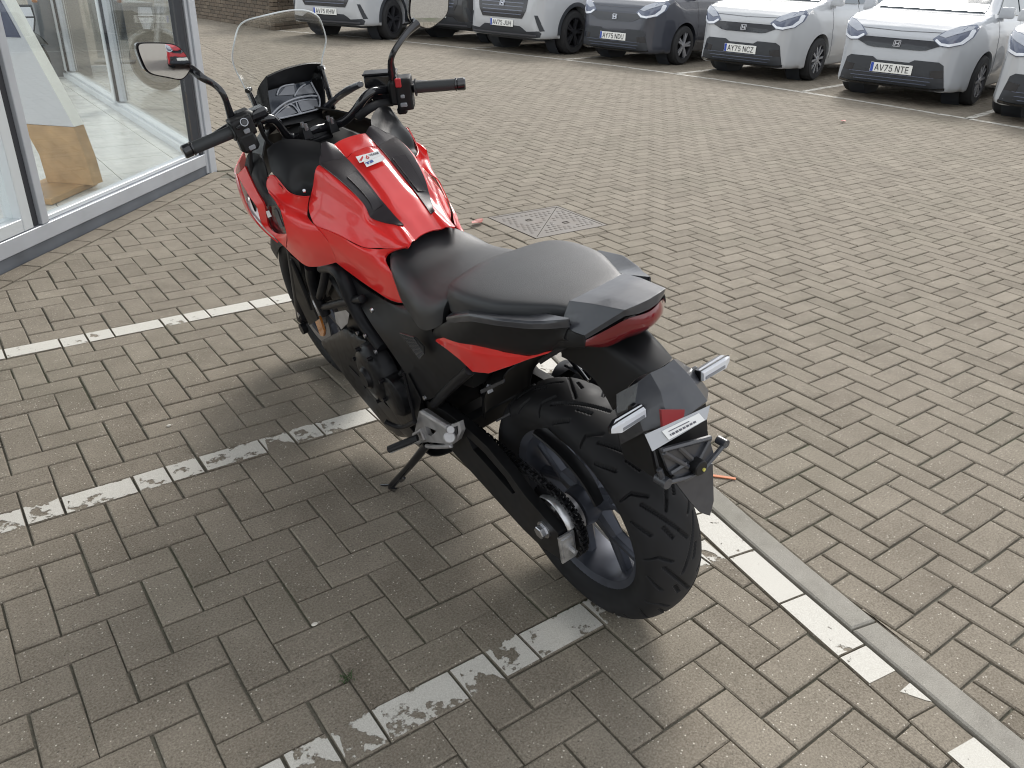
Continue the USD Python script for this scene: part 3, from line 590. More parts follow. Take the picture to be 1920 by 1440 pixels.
obj('bolt_cap', cyl(pos(-0.0017, -0.3416, 0.6340) + np.array([0, -.0245, 0]), pos(-0.0017, -0.3416, 0.6340) + np.array([0, -.021, 0]), .0035, n=10), 'yellow_mark', br)
bk('mud_flap', [plate([pos(-0.0559, -0.3371, 0.6254), pos(-0.0032, -0.3385, 0.6140), pos(0.0132, -0.3524, 0.4982), pos(-0.0001, -0.3507, 0.5122), pos(-0.0191, -0.3467, 0.5458)], .004), plate([pos(-0.0032, -0.3385, 0.6140), pos(0.0473, -0.3396, 0.6046), pos(0.0388, -0.3501, 0.5174), pos(0.0241, -0.3536, 0.4884), pos(0.0132, -0.3524, 0.4982)], .004)], 'grey_plastic', smooth=False)
def indicator(sx):
    e = np.array([sx, 0.05 * 0, 0.0]); cx = np.array([sx * .112, -.276, .774])
    b = man(box(.064, .024, .026, (0, 0, 0), r=.006)); 
    body = hull([(sx * x + cx[0], y + cx[1], z + cx[2]) for x, y, z in [(-.040, -.012, -.013), (-.040, -.012, .012), (-.040, .002, -.010), (-.040, .002, .009), (.026, -.013, -.014), (.026, -.013, .013), (.026, .002, -.010), (.026, .002, .009), (.044, -.008, -.006), (.044, -.008, .005), (.040, .0, 0)]])
    lens = hull([(sx * x + cx[0], y + cx[1], z + cx[2]) for x, y, z in [(-.037, -.0185, -.009), (-.037, -.0185, .008), (-.038, -.008, -.0125), (-.038, -.006, .0125), (.024, -.0195, -.010), (.024, -.0195, .009), (.025, -.008, -.0135), (.025, -.006, .0135), (.042, -.012, -.005), (.042, -.012, .004)]])
    g = bk('indicator', [body, tube([(sx * .058, -.262, .770), (sx * .085, -.268, .772)], .010, n=10, smooth=False)], 'gloss_black', smooth=30)
    obj('lens', lens, 'clear_lens', g, smooth=False)
    obj('reflector_strip', box(.052, .002, .006, cx + np.array([sx * -.006, -.0195, -.004])), 'display_grey', g, smooth=False)
indicator(-1); indicator(1)
both('lamp_side', panel([[(-.099, -.088, .905), (-.113, -.082, .868), (-.098, -.055, .815)], [(-.104, -.135, .899), (-.112, -.128, .868), (-.098, -.10, .842)], [(-.101, -.169, .901), (-.103, -.172, .880), (-.096, -.160, .868)]], .004, k=2, away=(0, -.1, .87)), 'black_plastic')
bk('lamp_housing', hull([(s * x, y, z) for s in (-1, 1) for x, y, z in ((.092, -.10, .850), (.094, -.155, .878), (.030, -.215, .890), (.030, -.225, .925), (.090, -.12, .905))]), 'gloss_black', smooth=False)
# --- dark inner structure that fills the body
bk('subframe', [hull([(s * .10, y, z) for s in (-1, 1) for y, z in ((.28, .77), (.55, .76), (.30, .55), (.62, .45))]), hull([(s * .085, y, z) for s in (-1, 1) for y, z in ((-.08, .85), (.28, .83), (.28, .70), (.03, .775))])], 'mesh_black', smooth=False)
bk('air_box', hull([(s * x, y, z) for s in (-1, 1) for x, y, z in ((.030, .585, .825), (.08, .61, .74), (.035, .89, .99), (.08, .82, .94), (.12, .78, .87), (.13, .80, .80), (.11, .90, .70), (.09, .60, .62))]), 'mesh_black', smooth=False)
bk('front_inner', hull([(s * x, y, z) for s in (-1, 1) for x, y, z in ((.06, 1.25, 1.02), (.14, .90, .95), (.16, 1.12, .95), (.17, 1.10, .78), (.15, .85, .74), (.05, 1.32, .90), (.10, 1.25, .80))]), 'mesh_black', smooth=False)
# --- tank cover (storage lid) and fairing
ST = [(pos(-0.0790, 0.9154, 1.0476), pos(-0.0660, 0.9120, 1.0485), pos(-0.0500, 0.9093, 1.0366)), (pos(-0.1160, 0.8713, 1.0100), pos(-0.0860, 0.8585, 1.0144), pos(-0.0500, 0.8473, 1.0092)), (pos(-0.1080, 0.7755, 0.9817), pos(-0.0800, 0.7954, 0.9792), pos(-0.0490, 0.7936, 0.9851)), (pos(-0.0920, 0.7014, 0.9299), pos(-0.0700, 0.7103, 0.9299), pos(-0.0480, 0.7051, 0.9335)), (pos(-0.0890, 0.6949, 0.8966), pos(-0.0680, 0.6908, 0.9002), pos(-0.0460, 0.6690, 0.9140)), (pos(-0.0670, 0.6480, 0.8847), pos(-0.0560, 0.6403, 0.8885), pos(-0.0440, 0.6342, 0.8931)), (pos(-0.0430, 0.6065, 0.8782), pos(-0.0425, 0.6041, 0.8794), pos(-0.0420, 0.6048, 0.8797))]
SH = [[pos(-0.1900, 0.8385, 0.8714), pos(-0.1720, 0.8900, 0.9097), pos(-0.1460, 0.8860, 0.9576), pos(-0.1170, 0.8736, 1.0084), pos(-0.0490, 0.8498, 1.0084)], [pos(-0.1630, 0.7482, 0.8574), pos(-0.1560, 0.7883, 0.8997), pos(-0.1350, 0.7909, 0.9392), pos(-0.1080, 0.7765, 0.9800), pos(-0.0480, 0.7960, 0.9842)],
      [pos(-0.1330, 0.6712, 0.8348), pos(-0.1280, 0.7083, 0.8734), pos(-0.1120, 0.7111, 0.9024), pos(-0.0920, 0.7023, 0.9282), pos(-0.0470, 0.7074, 0.9326)], [pos(-0.1060, 0.6302, 0.8349), pos(-0.1060, 0.6526, 0.8598), pos(-0.0990, 0.6688, 0.8823), pos(-0.0890, 0.6923, 0.8958), pos(-0.0450, 0.6712, 0.9131)],
      [pos(-0.0860, 0.5840, 0.8409), pos(-0.0840, 0.6057, 0.8559), pos(-0.0760, 0.6274, 0.8702), pos(-0.0680, 0.6466, 0.8840), pos(-0.0430, 0.6364, 0.8921)], [pos(-0.0780, 0.5629, 0.8456), pos(-0.0720, 0.5861, 0.8540), pos(-0.0660, 0.5965, 0.8663), pos(-0.0540, 0.6108, 0.8812), pos(-0.0410, 0.6101, 0.8779)], [pos(-0.0720, 0.5511, 0.8468), pos(-0.0660, 0.5520, 0.8500), pos(-0.0600, 0.5528, 0.8532), pos(-0.0500, 0.5590, 0.8533), pos(-0.0400, 0.5666, 0.8501)]]
def with_centre(r, b): x, y, z = r[-1]; return full(list(r) + [(x * .5, y + .004, z + b * .9), (0, y + .006, z + b)])
TROWS = [with_centre(r, b) for r, b in zip(SH, (.009, .012, .012, .011, .010, .008, .004))]
bk('tank_cover', panel(TROWS, .004, d=6, away=(0, .7, .7)), 'red', smooth=50)
TS, TN = panel(TROWS, d=6, away=(0, .7, .7), grid=True)
both('tank_trim', panel((TS + TN * .0032)[0:31, 18:25], .004, k=1, d=1, away=(0, .7, .7)), 'strip_plastic', smooth=40)
both('tank_trim_front', panel([[q_ for q_ in ST[0]], list(TS[0, [18, 21, 24]] + TN[0, [18, 21, 24]] * .0032)], .004, k=1, d=4, away=(0, .7, .7)), 'strip_plastic', smooth=25)
both('trim_step', panel((TS + TN * .0062)[6:17, 20:24], .004, k=1, d=1, away=(0, .7, .7)), 'strip_plastic', smooth=30)
LF = [[pos(-0.0490, 0.9091, 1.0349)], [pos(-0.0490, 0.8801, 1.0229)], [pos(-0.0490, 0.8498, 1.0084)]]
bk('lid_front', panel([with_centre(r, b) for r, b in zip(LF, (.004, .007, .009))], .004, d=6, away=(0, .7, .7)), 'red', smooth=50)
CW = [[pos(-0.2200, 1.0067, 0.9784), pos(-0.2140, 0.9750, 0.9880), pos(-0.2040, 0.9188, 0.9476), pos(-0.1700, 0.8711, 0.9380)], [pos(-0.2280, 1.0227, 0.9498), pos(-0.2220, 0.9831, 0.9401), pos(-0.2080, 0.9300, 0.9111), pos(-0.1830, 0.8922, 0.8868)],
      [pos(-0.2360, 0.9368, 0.9226), pos(-0.2300, 0.9234, 0.8961), pos(-0.2150, 0.8827, 0.8796), pos(-0.1940, 0.8236, 0.8755)], [pos(-0.2400, 0.9394, 0.8402), pos(-0.2300, 0.9136, 0.8309), pos(-0.2120, 0.8576, 0.8243), pos(-0.1830, 0.7863, 0.8293)], [pos(-0.2320, 1.0217, 0.7681), pos(-0.2200, 0.9943, 0.7376), pos(-0.2020, 0.9555, 0.7151), pos(-0.1720, 0.8101, 0.7632)]]
both('side_fairing', panel(CW, .004, d=6, k=2, away=(0, .85, .85)), 'red')
SPR = [[pos(-0.1940, 0.8236, 0.8755), pos(-0.1890, 0.8023, 0.8472), pos(-0.1830, 0.7887, 0.8255), pos(-0.1720, 0.8101, 0.7632)], [pos(-0.1660, 0.7410, 0.8591), pos(-0.1630, 0.7278, 0.8327), pos(-0.1600, 0.7271, 0.8007), pos(-0.1520, 0.7704, 0.7303)],
       [pos(-0.1360, 0.6645, 0.8365), pos(-0.1380, 0.6471, 0.8230), pos(-0.1380, 0.6497, 0.7837), pos(-0.1360, 0.6874, 0.7062)], [pos(-0.0950, 0.5845, 0.8414), pos(-0.1120, 0.6122, 0.8142), pos(-0.1240, 0.5768, 0.7836), pos(-0.1270, 0.6089, 0.6982)], [pos(-0.0750, 0.5453, 0.8483), pos(-0.1100, 0.6144, 0.8111), pos(-0.1200, 0.5589, 0.7650), pos(-0.1160, 0.5303, 0.7144)]]
both('spear_panel', panel(SPR, .004, d=6, k=2, away=(0, .6, .8)), 'red')
both('front_wing', panel([[pos(-0.2580, 1.1604, 0.9650), pos(-0.2440, 1.1073, 0.9968)], [pos(-0.2600, 1.1271, 0.9350), pos(-0.2460, 1.0853, 0.9650)], [pos(-0.2610, 1.0956, 0.9108), pos(-0.2470, 1.0601, 0.9304)], [pos(-0.2600, 1.0681, 0.8884), pos(-0.2480, 1.0330, 0.8978)], [pos(-0.2560, 1.0903, 0.8318), pos(-0.2450, 1.0695, 0.8300)], [pos(-0.2480, 1.0363, 0.8022), pos(-0.2420, 1.0279, 0.8156)], [pos(-0.2360, 1.0043, 0.7733), pos(-0.2390, 0.9395, 0.8381)]], .006, d=4, k=2, away=(0, 1.0, .9)), 'red')
both('fairing_vent', panel([[pos(-0.2410, 1.0705, 0.8841), pos(-0.2310, 0.9552, 0.9146)], [pos(-0.2380, 1.0931, 0.8224), pos(-0.2320, 0.9607, 0.8711)], [pos(-0.2360, 1.0510, 0.8050), pos(-0.2350, 0.9564, 0.8334)]], .01, k=1, away=(0, .95, .85)), 'gloss_black')
both('vent_blade', panel([[pos(-0.2470, 0.9630, 0.9045), pos(-0.2430, 0.9461, 0.9089)], [pos(-0.2470, 0.9662, 0.8721), pos(-0.2430, 0.9442, 0.8829)], [pos(-0.2470, 0.9546, 0.8530), pos(-0.2430, 0.9391, 0.8606)]], .004, k=1, away=(0, .95, .85)), 'grey_plastic')
bk('white_sticker', plate([pos(-0.2500, 1.0261, 0.8860), pos(-0.2480, 1.0060, 0.8921), pos(-0.2480, 0.9993, 0.8763), pos(-0.2500, 1.0264, 0.8666)], .002), 'white_label', smooth=False)
both('inner_fairing', panel([[pos(-0.2410, 1.1166, 0.9954), pos(-0.2240, 1.0898, 1.0321), pos(-0.2100, 1.0481, 1.0283), pos(-0.2160, 1.0251, 0.9729)], [pos(-0.2430, 1.0825, 0.9584), pos(-0.2360, 1.0478, 0.9716), pos(-0.2260, 1.0413, 0.9619), pos(-0.2250, 1.0331, 0.9463)], [pos(-0.2450, 1.0456, 0.8919), pos(-0.2400, 1.0123, 0.9034), pos(-0.2360, 0.9800, 0.9117), pos(-0.2330, 0.9485, 0.9170)]], .004, k=2, away=(0, 1.0, .85)), 'black_plastic')
both('cockpit_panel', panel([[pos(-0.0780, 0.9220, 1.0460), pos(-0.1050, 0.9685, 1.0547), pos(-0.1500, 1.0053, 1.0620), pos(-0.1950, 1.0231, 1.0463)], [pos(-0.1130, 0.8784, 1.0090), pos(-0.1380, 0.9203, 1.0188), pos(-0.1750, 0.9579, 1.0233), pos(-0.2050, 1.0103, 1.0044)], [pos(-0.1430, 0.8946, 0.9546), pos(-0.1650, 0.9187, 0.9612), pos(-0.1960, 0.9322, 0.9689), pos(-0.2100, 0.9821, 0.9865)], [pos(-0.1660, 0.8762, 0.9384), pos(-0.1800, 0.8894, 0.9402), pos(-0.1980, 0.9259, 0.9423), pos(-0.2080, 0.9445, 0.9642)]], .004, k=2, away=(0, .9, .85)), 'black_plastic')
bk('ignition_lock', [cyl(pos(-0.1100, 1.1069, 0.9777), pos(-0.1150, 1.0960, 0.9972), .022, n=24, cap=.004), box(.012, .004, .004, pos(-0.1170, 1.0899, 0.9991))], 'engine_metal')
bk('panel_screw', [cyl(pos(-0.1350, 1.0187, 0.9777), pos(-0.1390, 1.0070, 0.9861), .004, n=10), cyl(pos(-0.1890, 0.8394, 0.9674), pos(-0.1930, 0.8290, 0.9742), .004, n=10)], 'steel_bolt')
# sticker on the lid
sq = [pos(-0.0352, 0.8180, 1.0118), pos(0.0321, 0.8119, 1.0087), pos(0.0241, 0.7788, 0.9916), pos(-0.0442, 0.7780, 0.9912)]
nS = np.cross(sq[1] - sq[0], sq[3] - sq[0]); nS /= np.linalg.norm(nS); nS = nS if nS[2] > 0 else -nS
sq = [p + nS * .0035 for p in sq]
Sq = lambda a, b, o=.0: sq[0] * (1 - a) * (1 - b) + sq[1] * a * (1 - b) + sq[2] * a * b + sq[3] * (1 - a) * b + nS * o
stk = bk('warranty_sticker', [plate([Sq(0, 0), Sq(.97, 0), Sq(1.0, .52), Sq(.03, .54)], .001, n=nS), plate([Sq(.20, .56), Sq(1.04, .545), Sq(1.06, 1), Sq(.22, 1.03)], .001, n=nS)], 'white_label', smooth=False)
ex = (sq[1] - sq[0]) / np.linalg.norm(sq[1] - sq[0]); ey = np.cross(nS, ex); SR = np.stack([ex, ey, nS], 1)
def txt(s, h, p): return xf(meshkit.text_mesh(s, h, .0006, bold=True), SR, p)
obj('print_red', [txt('6', .0125, Sq(.34, .44, .001)), plate([Sq(.06, .38, .0015), Sq(.26, .10, .0015), Sq(.27, .22, .0015), Sq(.20, .36, .0015), Sq(.14, .46, .0015)], .0006, n=nS)], 'red_ink', stk, smooth=False)
obj('print_black', [txt('YEARS', .0062, Sq(.52, .28, .001))], 'label_ink', stk, smooth=False)
obj('print_blue', [txt('6', .008, Sq(.28, .86, .001)), plate([Sq(.42, .66, .0015), Sq(.55, .64, .0015), Sq(.58, .84, .0015), Sq(.43, .88, .0015)], .0006, n=nS), plate([Sq(.22, .70, .0015), Sq(.40, .67, .0015), Sq(.40, .72, .0015), Sq(.22, .75, .0015)], .0006, n=nS)], 'blue_ink', stk, smooth=False)
# --- instruments
dA, dB, dC, dD = pos(-0.0880, 1.2251, 1.0673), pos(0.0880, 1.2792, 1.0360), pos(0.1004, 1.3250, 1.1137), pos(-0.0830, 1.2632, 1.1360)
nD = np.cross(dB - dA, dD - dA); nD /= np.linalg.norm(nD); nD = nD if nD[1] < 0 else -nD
Dq = lambda a, b, o=0.0: dA * (1 - a) * (1 - b) + dB * a * (1 - b) + dC * a * b + dD * (1 - a) * b + nD * o
dash = bk('instrument_cluster', hull([Dq(-.05, -.06, -.004), Dq(1.05, -.06, -.004), Dq(1.03, 1.05, -.004), Dq(-.03, 1.05, -.004), Dq(0, -.05, -.05), Dq(1, -.05, -.05), Dq(1, 1, -.05), Dq(0, 1, -.05)]), 'black_plastic')
obj('display', plate([Dq(.01, .02, 0), Dq(.99, .02, 0), Dq(.98, .98, 0), Dq(.02, .98, 0)], .002, n=nD), 'display', dash, smooth=False)
def dsp(l_): return plate([p_ + nD * .0028 for p_ in l_], .001, n=nD)
bk('display_field', [dsp([pos(-0.0814, 1.2281, 1.0680), pos(-0.0214, 1.2571, 1.0774), pos(-0.0041, 1.2511, 1.0526), pos(-0.0744, 1.2251, 1.0570)]), dsp([pos(0.0148, 1.2717, 1.0776), pos(0.0812, 1.2904, 1.0624), pos(0.0778, 1.2777, 1.0408), pos(0.0134, 1.2566, 1.0499)]), dsp([pos(0.0175, 1.2817, 1.0945), pos(0.0460, 1.2985, 1.1049), pos(0.0836, 1.3138, 1.1053), pos(0.0877, 1.3014, 1.0785)]), dsp([pos(-0.0389, 1.2676, 1.1107), pos(-0.0011, 1.2896, 1.1238), pos(0.0269, 1.2978, 1.1181), pos(0.0166, 1.2822, 1.0962)])], 'display_grey', dash, smooth=False)
def arc(pts, r=.0017): return tube([p_ + nD * .0040 for p_ in pts], r, n=6)
bk('display_trim', [arc([pos(-0.0915, 1.2273, 1.0742), pos(-0.0430, 1.2529, 1.0859), pos(0.0100, 1.2745, 1.0865), pos(0.0588, 1.2899, 1.0785), pos(0.0881, 1.2968, 1.0693)], .0028), arc([pos(-0.0831, 1.2277, 1.0686), pos(-0.0418, 1.2494, 1.0782), pos(0.0069, 1.2691, 1.0786), pos(0.0556, 1.2844, 1.0705), pos(0.0804, 1.2894, 1.0611)], .0016), arc([pos(0.0898, 1.3177, 1.1079), pos(0.0919, 1.3064, 1.0847), pos(0.0931, 1.2940, 1.0601), pos(0.0778, 1.2777, 1.0408), pos(0.0652, 1.2716, 1.0389)], .0028), arc([pos(-0.0770, 1.2253, 1.0593), pos(-0.0186, 1.2439, 1.0501), pos(0.0689, 1.2725, 1.0377)], .0024), arc([pos(-0.0432, 1.2673, 1.1135), pos(-0.0251, 1.2808, 1.1253), pos(0.0005, 1.2915, 1.1262), pos(0.0286, 1.2998, 1.1206)], .0024), arc([pos(0.0123, 1.2789, 1.0931), pos(0.0398, 1.2963, 1.1053), pos(0.0663, 1.3089, 1.1091)], .0022), arc([pos(-0.0190, 1.2600, 1.0811), pos(-0.0049, 1.2602, 1.0706), pos(0.0021, 1.2517, 1.0491)], .0022), arc([pos(0.0087, 1.2695, 1.0781), pos(0.0050, 1.2601, 1.0630), pos(0.0091, 1.2533, 1.0468)], .0022), arc([pos(-0.0041, 1.2942, 1.1349), pos(0.0158, 1.3013, 1.1333), pos(0.0351, 1.3076, 1.1304)], .0016), arc([pos(-0.0924, 1.2535, 1.1247), pos(-0.0917, 1.2431, 1.1045), pos(-0.0927, 1.2324, 1.0847)], .0022)], 'pale_trim', dash)
HD = [[pos(-0.0940, 1.2745, 1.1253), pos(-0.0940, 1.2650, 1.1601), pos(-0.0840, 1.2473, 1.1851)], [pos(-0.0300, 1.2861, 1.1399), pos(-0.0300, 1.2823, 1.1650), pos(-0.0300, 1.2671, 1.1834)], [pos(0.0350, 1.2555, 1.1462), pos(0.0350, 1.2396, 1.1680), pos(0.0350, 1.2204, 1.1942)], [pos(0.0900, 1.2523, 1.1240), pos(0.0900, 1.2471, 1.1434), pos(0.0800, 1.1908, 1.1784)]]
for r in HD: pass
bk('cluster_hood', panel([[Dq(-.06, 1.0, -.01), Dq(-.09, 1.12, .015), Dq(-.03, 1.30, .055)], [Dq(.25, 1.05, -.01), Dq(.25, 1.2, .02), Dq(.25, 1.38, .06)], [Dq(.5, 1.06, -.01), Dq(.5, 1.22, .02), Dq(.5, 1.40, .06)], [Dq(.75, 1.05, -.01), Dq(.75, 1.2, .02), Dq(.75, 1.38, .06)], [Dq(1.06, 1.0, -.01), Dq(1.09, 1.12, .015), Dq(1.03, 1.30, .055)]], .005, d=5, k=2, away=Dq(.5, .5, .1)), 'black_plastic')
bk('cluster_side', [panel([[Dq(-.06, 1.02, -.01), Dq(-.09, 1.12, .015), Dq(-.03, 1.30, .055)], [Dq(-.055, .5, -.01), Dq(-.075, .5, .012), Dq(-.065, .55, .03)], [Dq(-.05, -.06, -.01), Dq(-.055, -.06, .005), Dq(-.05, -.06, .008)]], .004, k=2, away=Dq(.5, .5, .1)), panel([[Dq(1.06, 1.02, -.01), Dq(1.09, 1.12, .015), Dq(1.03, 1.30, .055)], [Dq(1.055, .5, -.01), Dq(1.075, .5, .012), Dq(1.065, .55, .03)], [Dq(1.05, -.06, -.01), Dq(1.055, -.06, .005), Dq(1.05, -.06, .008)]], .004, k=2, away=Dq(.5, .5, .1))], 'black_plastic')
bk('cluster_base', hull([Dq(-.03, -.05, -.01), Dq(1.03, -.05, -.01), Dq(.06, -.36, .0), Dq(.96, -.34, .0), Dq(.06, -.36, -.06), Dq(.96, -.34, -.06), Dq(0, -.05, -.06), Dq(1, -.05, -.06)]), 'black_plastic')
bk('handguard_mount', [tube([pos(0.1000, 1.3031, 1.0206), pos(0.1150, 1.2388, 1.0554), pos(0.1250, 1.1892, 1.0788)], [.02, .018, .014], n=8, flat=.6), tube([pos(0.1200, 1.2055, 1.0716), pos(0.1250, 1.1209, 1.1037), pos(0.1350, 1.0567, 1.1245)], [.013, .014, .011], n=10, flat=.8)], 'grey_plastic')
# --- windscreen
WS = [[(-.118, 1.285, 1.118), (-.07, 1.345, 1.112), (0, 1.365, 1.110), (.07, 1.345, 1.112), (.118, 1.285, 1.118)],
      [(-.128, 1.272, 1.172), (-.075, 1.325, 1.176), (0, 1.340, 1.178), (.075, 1.325, 1.176), (.128, 1.272, 1.172)],
      [pos(-0.1430, 1.2460, 1.2344), (-.080, 1.290, 1.240), (0, 1.302, 1.245), (.080, 1.285, 1.242), pos(0.1430, 1.2447, 1.2215)],
      [pos(-0.1340, 1.1971, 1.2962), (-.075, 1.236, 1.302), (0, 1.246, 1.305), (.075, 1.232, 1.300), pos(0.1330, 1.2138, 1.2649)],
      [pos(-0.1080, 1.1873, 1.3318), pos(-0.0660, 1.1540, 1.3433), pos(0.0000, 1.1486, 1.3422), pos(0.0580, 1.1415, 1.3337), pos(0.1080, 1.1710, 1.3038)]]
ws = bk('windscreen', panel(WS, .004, d=6, away=(0, 1.1, 1.0)), 'screen', smooth=60)
G_ = np.array(WS); edge = [G_[0, 0], G_[1, 0], G_[2, 0], G_[3, 0], G_[4, 0], G_[4, 1], G_[4, 2], G_[4, 3], G_[4, 4], G_[3, 4], G_[2, 4], G_[1, 4], G_[0, 4]]
obj('screen_edge', tube(edge, .0022, n=6, seg=8), 'screen_edge', ws)
both('screen_bracket', [tube([(-.118, 1.262, 1.03), (-.116, 1.262, 1.10), (-.118, 1.270, 1.155)], [.013, .012, .009], n=8, flat=.6), cyl((-.125, 1.262, 1.15), (-.110, 1.275, 1.15), .007, n=10)], 'gloss_black')
bk('nose_cowl', panel([full([(-.20, 1.10, .98), (-.12, 1.22, 1.03), (0, 1.30, 1.06)]), full([(-.24, 1.18, .93), (-.14, 1.36, .96), (0, 1.46, .98)]), full([(-.24, 1.18, .84), (-.13, 1.40, .84), (0, 1.52, .84)])], .005, away=(0, 1.1, .85)), 'black_plastic')
both('nose_side', panel([[pos(-0.2580, 1.1621, 0.9678), (-.24, 1.25, .95), (-.16, 1.38, .96)], [(-.27, 1.12, .86), (-.24, 1.27, .85), (-.15, 1.42, .84)], [(-.25, 1.02, .79), (-.21, 1.2, .77), (-.13, 1.38, .76)]], .004, k=2, away=(0, 1.1, .85)), 'red')
# --- handlebar, controls, mirrors
HB = [pos(-0.3950, 1.0288, 1.1051), pos(-0.2700, 1.0346, 1.1156), pos(-0.2000, 1.1044, 1.0981), pos(-0.1400, 1.0922, 1.1028), pos(-0.0850, 1.1636, 1.0314), pos(-0.0550, 1.1672, 1.0088), pos(-0.0300, 1.1165, 1.0291), pos(0.0300, 1.1320, 1.0206), pos(0.0700, 1.1101, 1.0249), pos(0.1050, 1.0606, 1.0613), pos(0.1500, 1.0472, 1.0961), pos(0.2350, 1.0703, 1.0785), pos(0.2800, 1.0042, 1.0811), pos(0.3950, 0.9178, 1.0730)]
hbar = bk('handlebar', [tube(HB[1:13], .0125, n=12, seg=6)], 'gloss_black')
bk('top_clamp', [hull([pos(-0.0450, 1.1099, 1.0286) + d for d in np.array([(-.014, -.02, -.012), (.014, -.02, -.012), (-.014, .02, -.012), (.014, .02, -.012), (-.01, -.012, .02), (.01, -.012, .02), (-.01, .012, .02), (.01, .012, .02)])]), hull([pos(0.0400, 1.1165, 1.0202) + d for d in np.array([(-.014, -.02, -.012), (.014, -.02, -.012), (-.014, .02, -.012), (.014, .02, -.012), (-.01, -.012, .02), (.01, -.012, .02), (-.01, .012, .02), (.01, .012, .02)])]), box(.075, .05, .016, pos(-0.0000, 1.1259, 1.0119) + np.array([0, .01, -.014]), r=.004), box(.16, .09, .03, (0, 1.14, .975), r=.008)], 'engine_metal')
bk('clamp_bolt', [cyl(pos(-0.0450, 1.1037, 1.0375) + np.array([0, s * .012, .004]), pos(-0.0450, 1.1037, 1.0375) + np.array([0, s * .012, .022]), .0055, n=10) for s in (-1, 1)] + [cyl(pos(0.0400, 1.1150, 1.0283) + np.array([0, s * .012, .004]), pos(0.0400, 1.1150, 1.0283) + np.array([0, s * .012, .022]), .0055, n=10) for s in (-1, 1)], 'steel_bolt')
gA, gB = pos(-0.2680, 1.0222, 1.1172), pos(-0.4050, 1.0301, 1.1039)
g1 = bk('grip', [cyl(gA, gA + (gB - gA) * .80, .0165, .0160, n=28), cyl(gA, gA + (gB - gA) * .03, .024, n=28)], 'grip_rubber')
obj('bar_end', [cyl(gA + (gB - gA) * .80, gA + (gB - gA) * .83, .0185, n=28), cyl(gA + (gB - gA) * .83, gB, .0175, n=28, cap=.003)], 'gloss_black', g1)
hA, hB_ = pos(0.2780, 1.0062, 1.0829), pos(0.3980, 0.9198, 1.0719)
g2 = bk('grip', [cyl(hA, hA + (hB_ - hA) * .80, .0165, .0160, n=28), cyl(hA, hA + (hB_ - hA) * .03, .024, n=28)], 'grip_rubber')
obj('bar_end', [cyl(hA + (hB_ - hA) * .80, hA + (hB_ - hA) * .83, .0185, n=28), cyl(hA + (hB_ - hA) * .83, hB_, .0175, n=28, cap=.003)], 'gloss_black', g2)
def along(a, b):
    e = (b - a) / np.linalg.norm(b - a); u = np.array([0, 0, 1.0]); u = u - e * (u @ e); u /= np.linalg.norm(u); return np.stack([e, np.cross(u, e), u], 1)
# left switch gear
Rl = along(gB, gA); oL = gA + (gA - gB) * .20
swl = bk('switch_housing', [xf(soft(cat(box(.056, .052, .050, (0, 0, .004)), ), .008, 8), Rl, oL), xf(box(.050, .034, .050, (-.004, -.012, -.034), r=.008), Rl, oL), xf(box(.05, .05, .03, (.02, .025, .02), r=.01), Rl, oL)], 'black_plastic')
bk('button', [xf(cyl((.004, -.020, .014), (.004, -.034, .020), .009, n=20, cap=.002), Rl, oL), xf(box(.016, .008, .010, (-.012, -.028, .012), r=.002), Rl, oL)], 'gloss_black', swl)
obj('button_ring', xf(lathe([(.0085, 0), (.0105, 0), (.0105, .003), (.0085, .003), (.0085, 0)], (0, 0, 0), (0, 0, 1)), Rl @ frame_z((0, -.92, .38)), oL + Rl @ np.array([.004, -.031, .019])), 'pale_trim', swl)
bk('horn_button', [xf(box(.016, .008, .012, (.002, -.029, -.004), r=.002), Rl, oL), xf(box(.018, .006, .012, (-.002, -.028, -.048), r=.002), Rl, oL)], 'display_grey', swl)
bk('clutch_lever', [tube([oL + Rl @ np.array(p) for p in ((.05, .045, .008), (.0, .068, .002), (-.04, .074, -.004), (-.085, .070, -.012))], [.010, .009, .008, .009], n=10, flat=.7), xf(box(.06, .05, .028, (.055, .03, .012), r=.008), Rl, oL)], 'gloss_black')
bk('cable', [tube([oL + Rl @ np.array((.05, .02, -.01)), pos(-0.1500, 1.1431, 1.0366), pos(-0.1200, 1.1629, 1.0031), pos(-0.0500, 1.1730, 0.9950)], .006, n=8), tube([oL + Rl @ np.array((-.0, -.0, -.05)), pos(-0.2350, 1.0625, 1.0215), pos(-0.2300, 1.0984, 0.9503), pos(-0.2000, 1.1013, 0.9392)], .006, n=8), tube([pos(0.1700, 1.1117, 1.0582), pos(0.1900, 1.1027, 1.0491), pos(0.2000, 1.0536, 1.0504), pos(0.2200, 1.0807, 1.0485)], .006, n=8)], 'rubber')
bk('wiring_loom', tube([pos(0.1000, 1.0481, 1.0417), pos(0.1250, 1.0251, 1.0610), pos(0.1700, 1.0361, 1.0616), pos(0.2200, 1.0575, 1.0488)], [.012, .013, .012, .011], n=10), 'rubber')
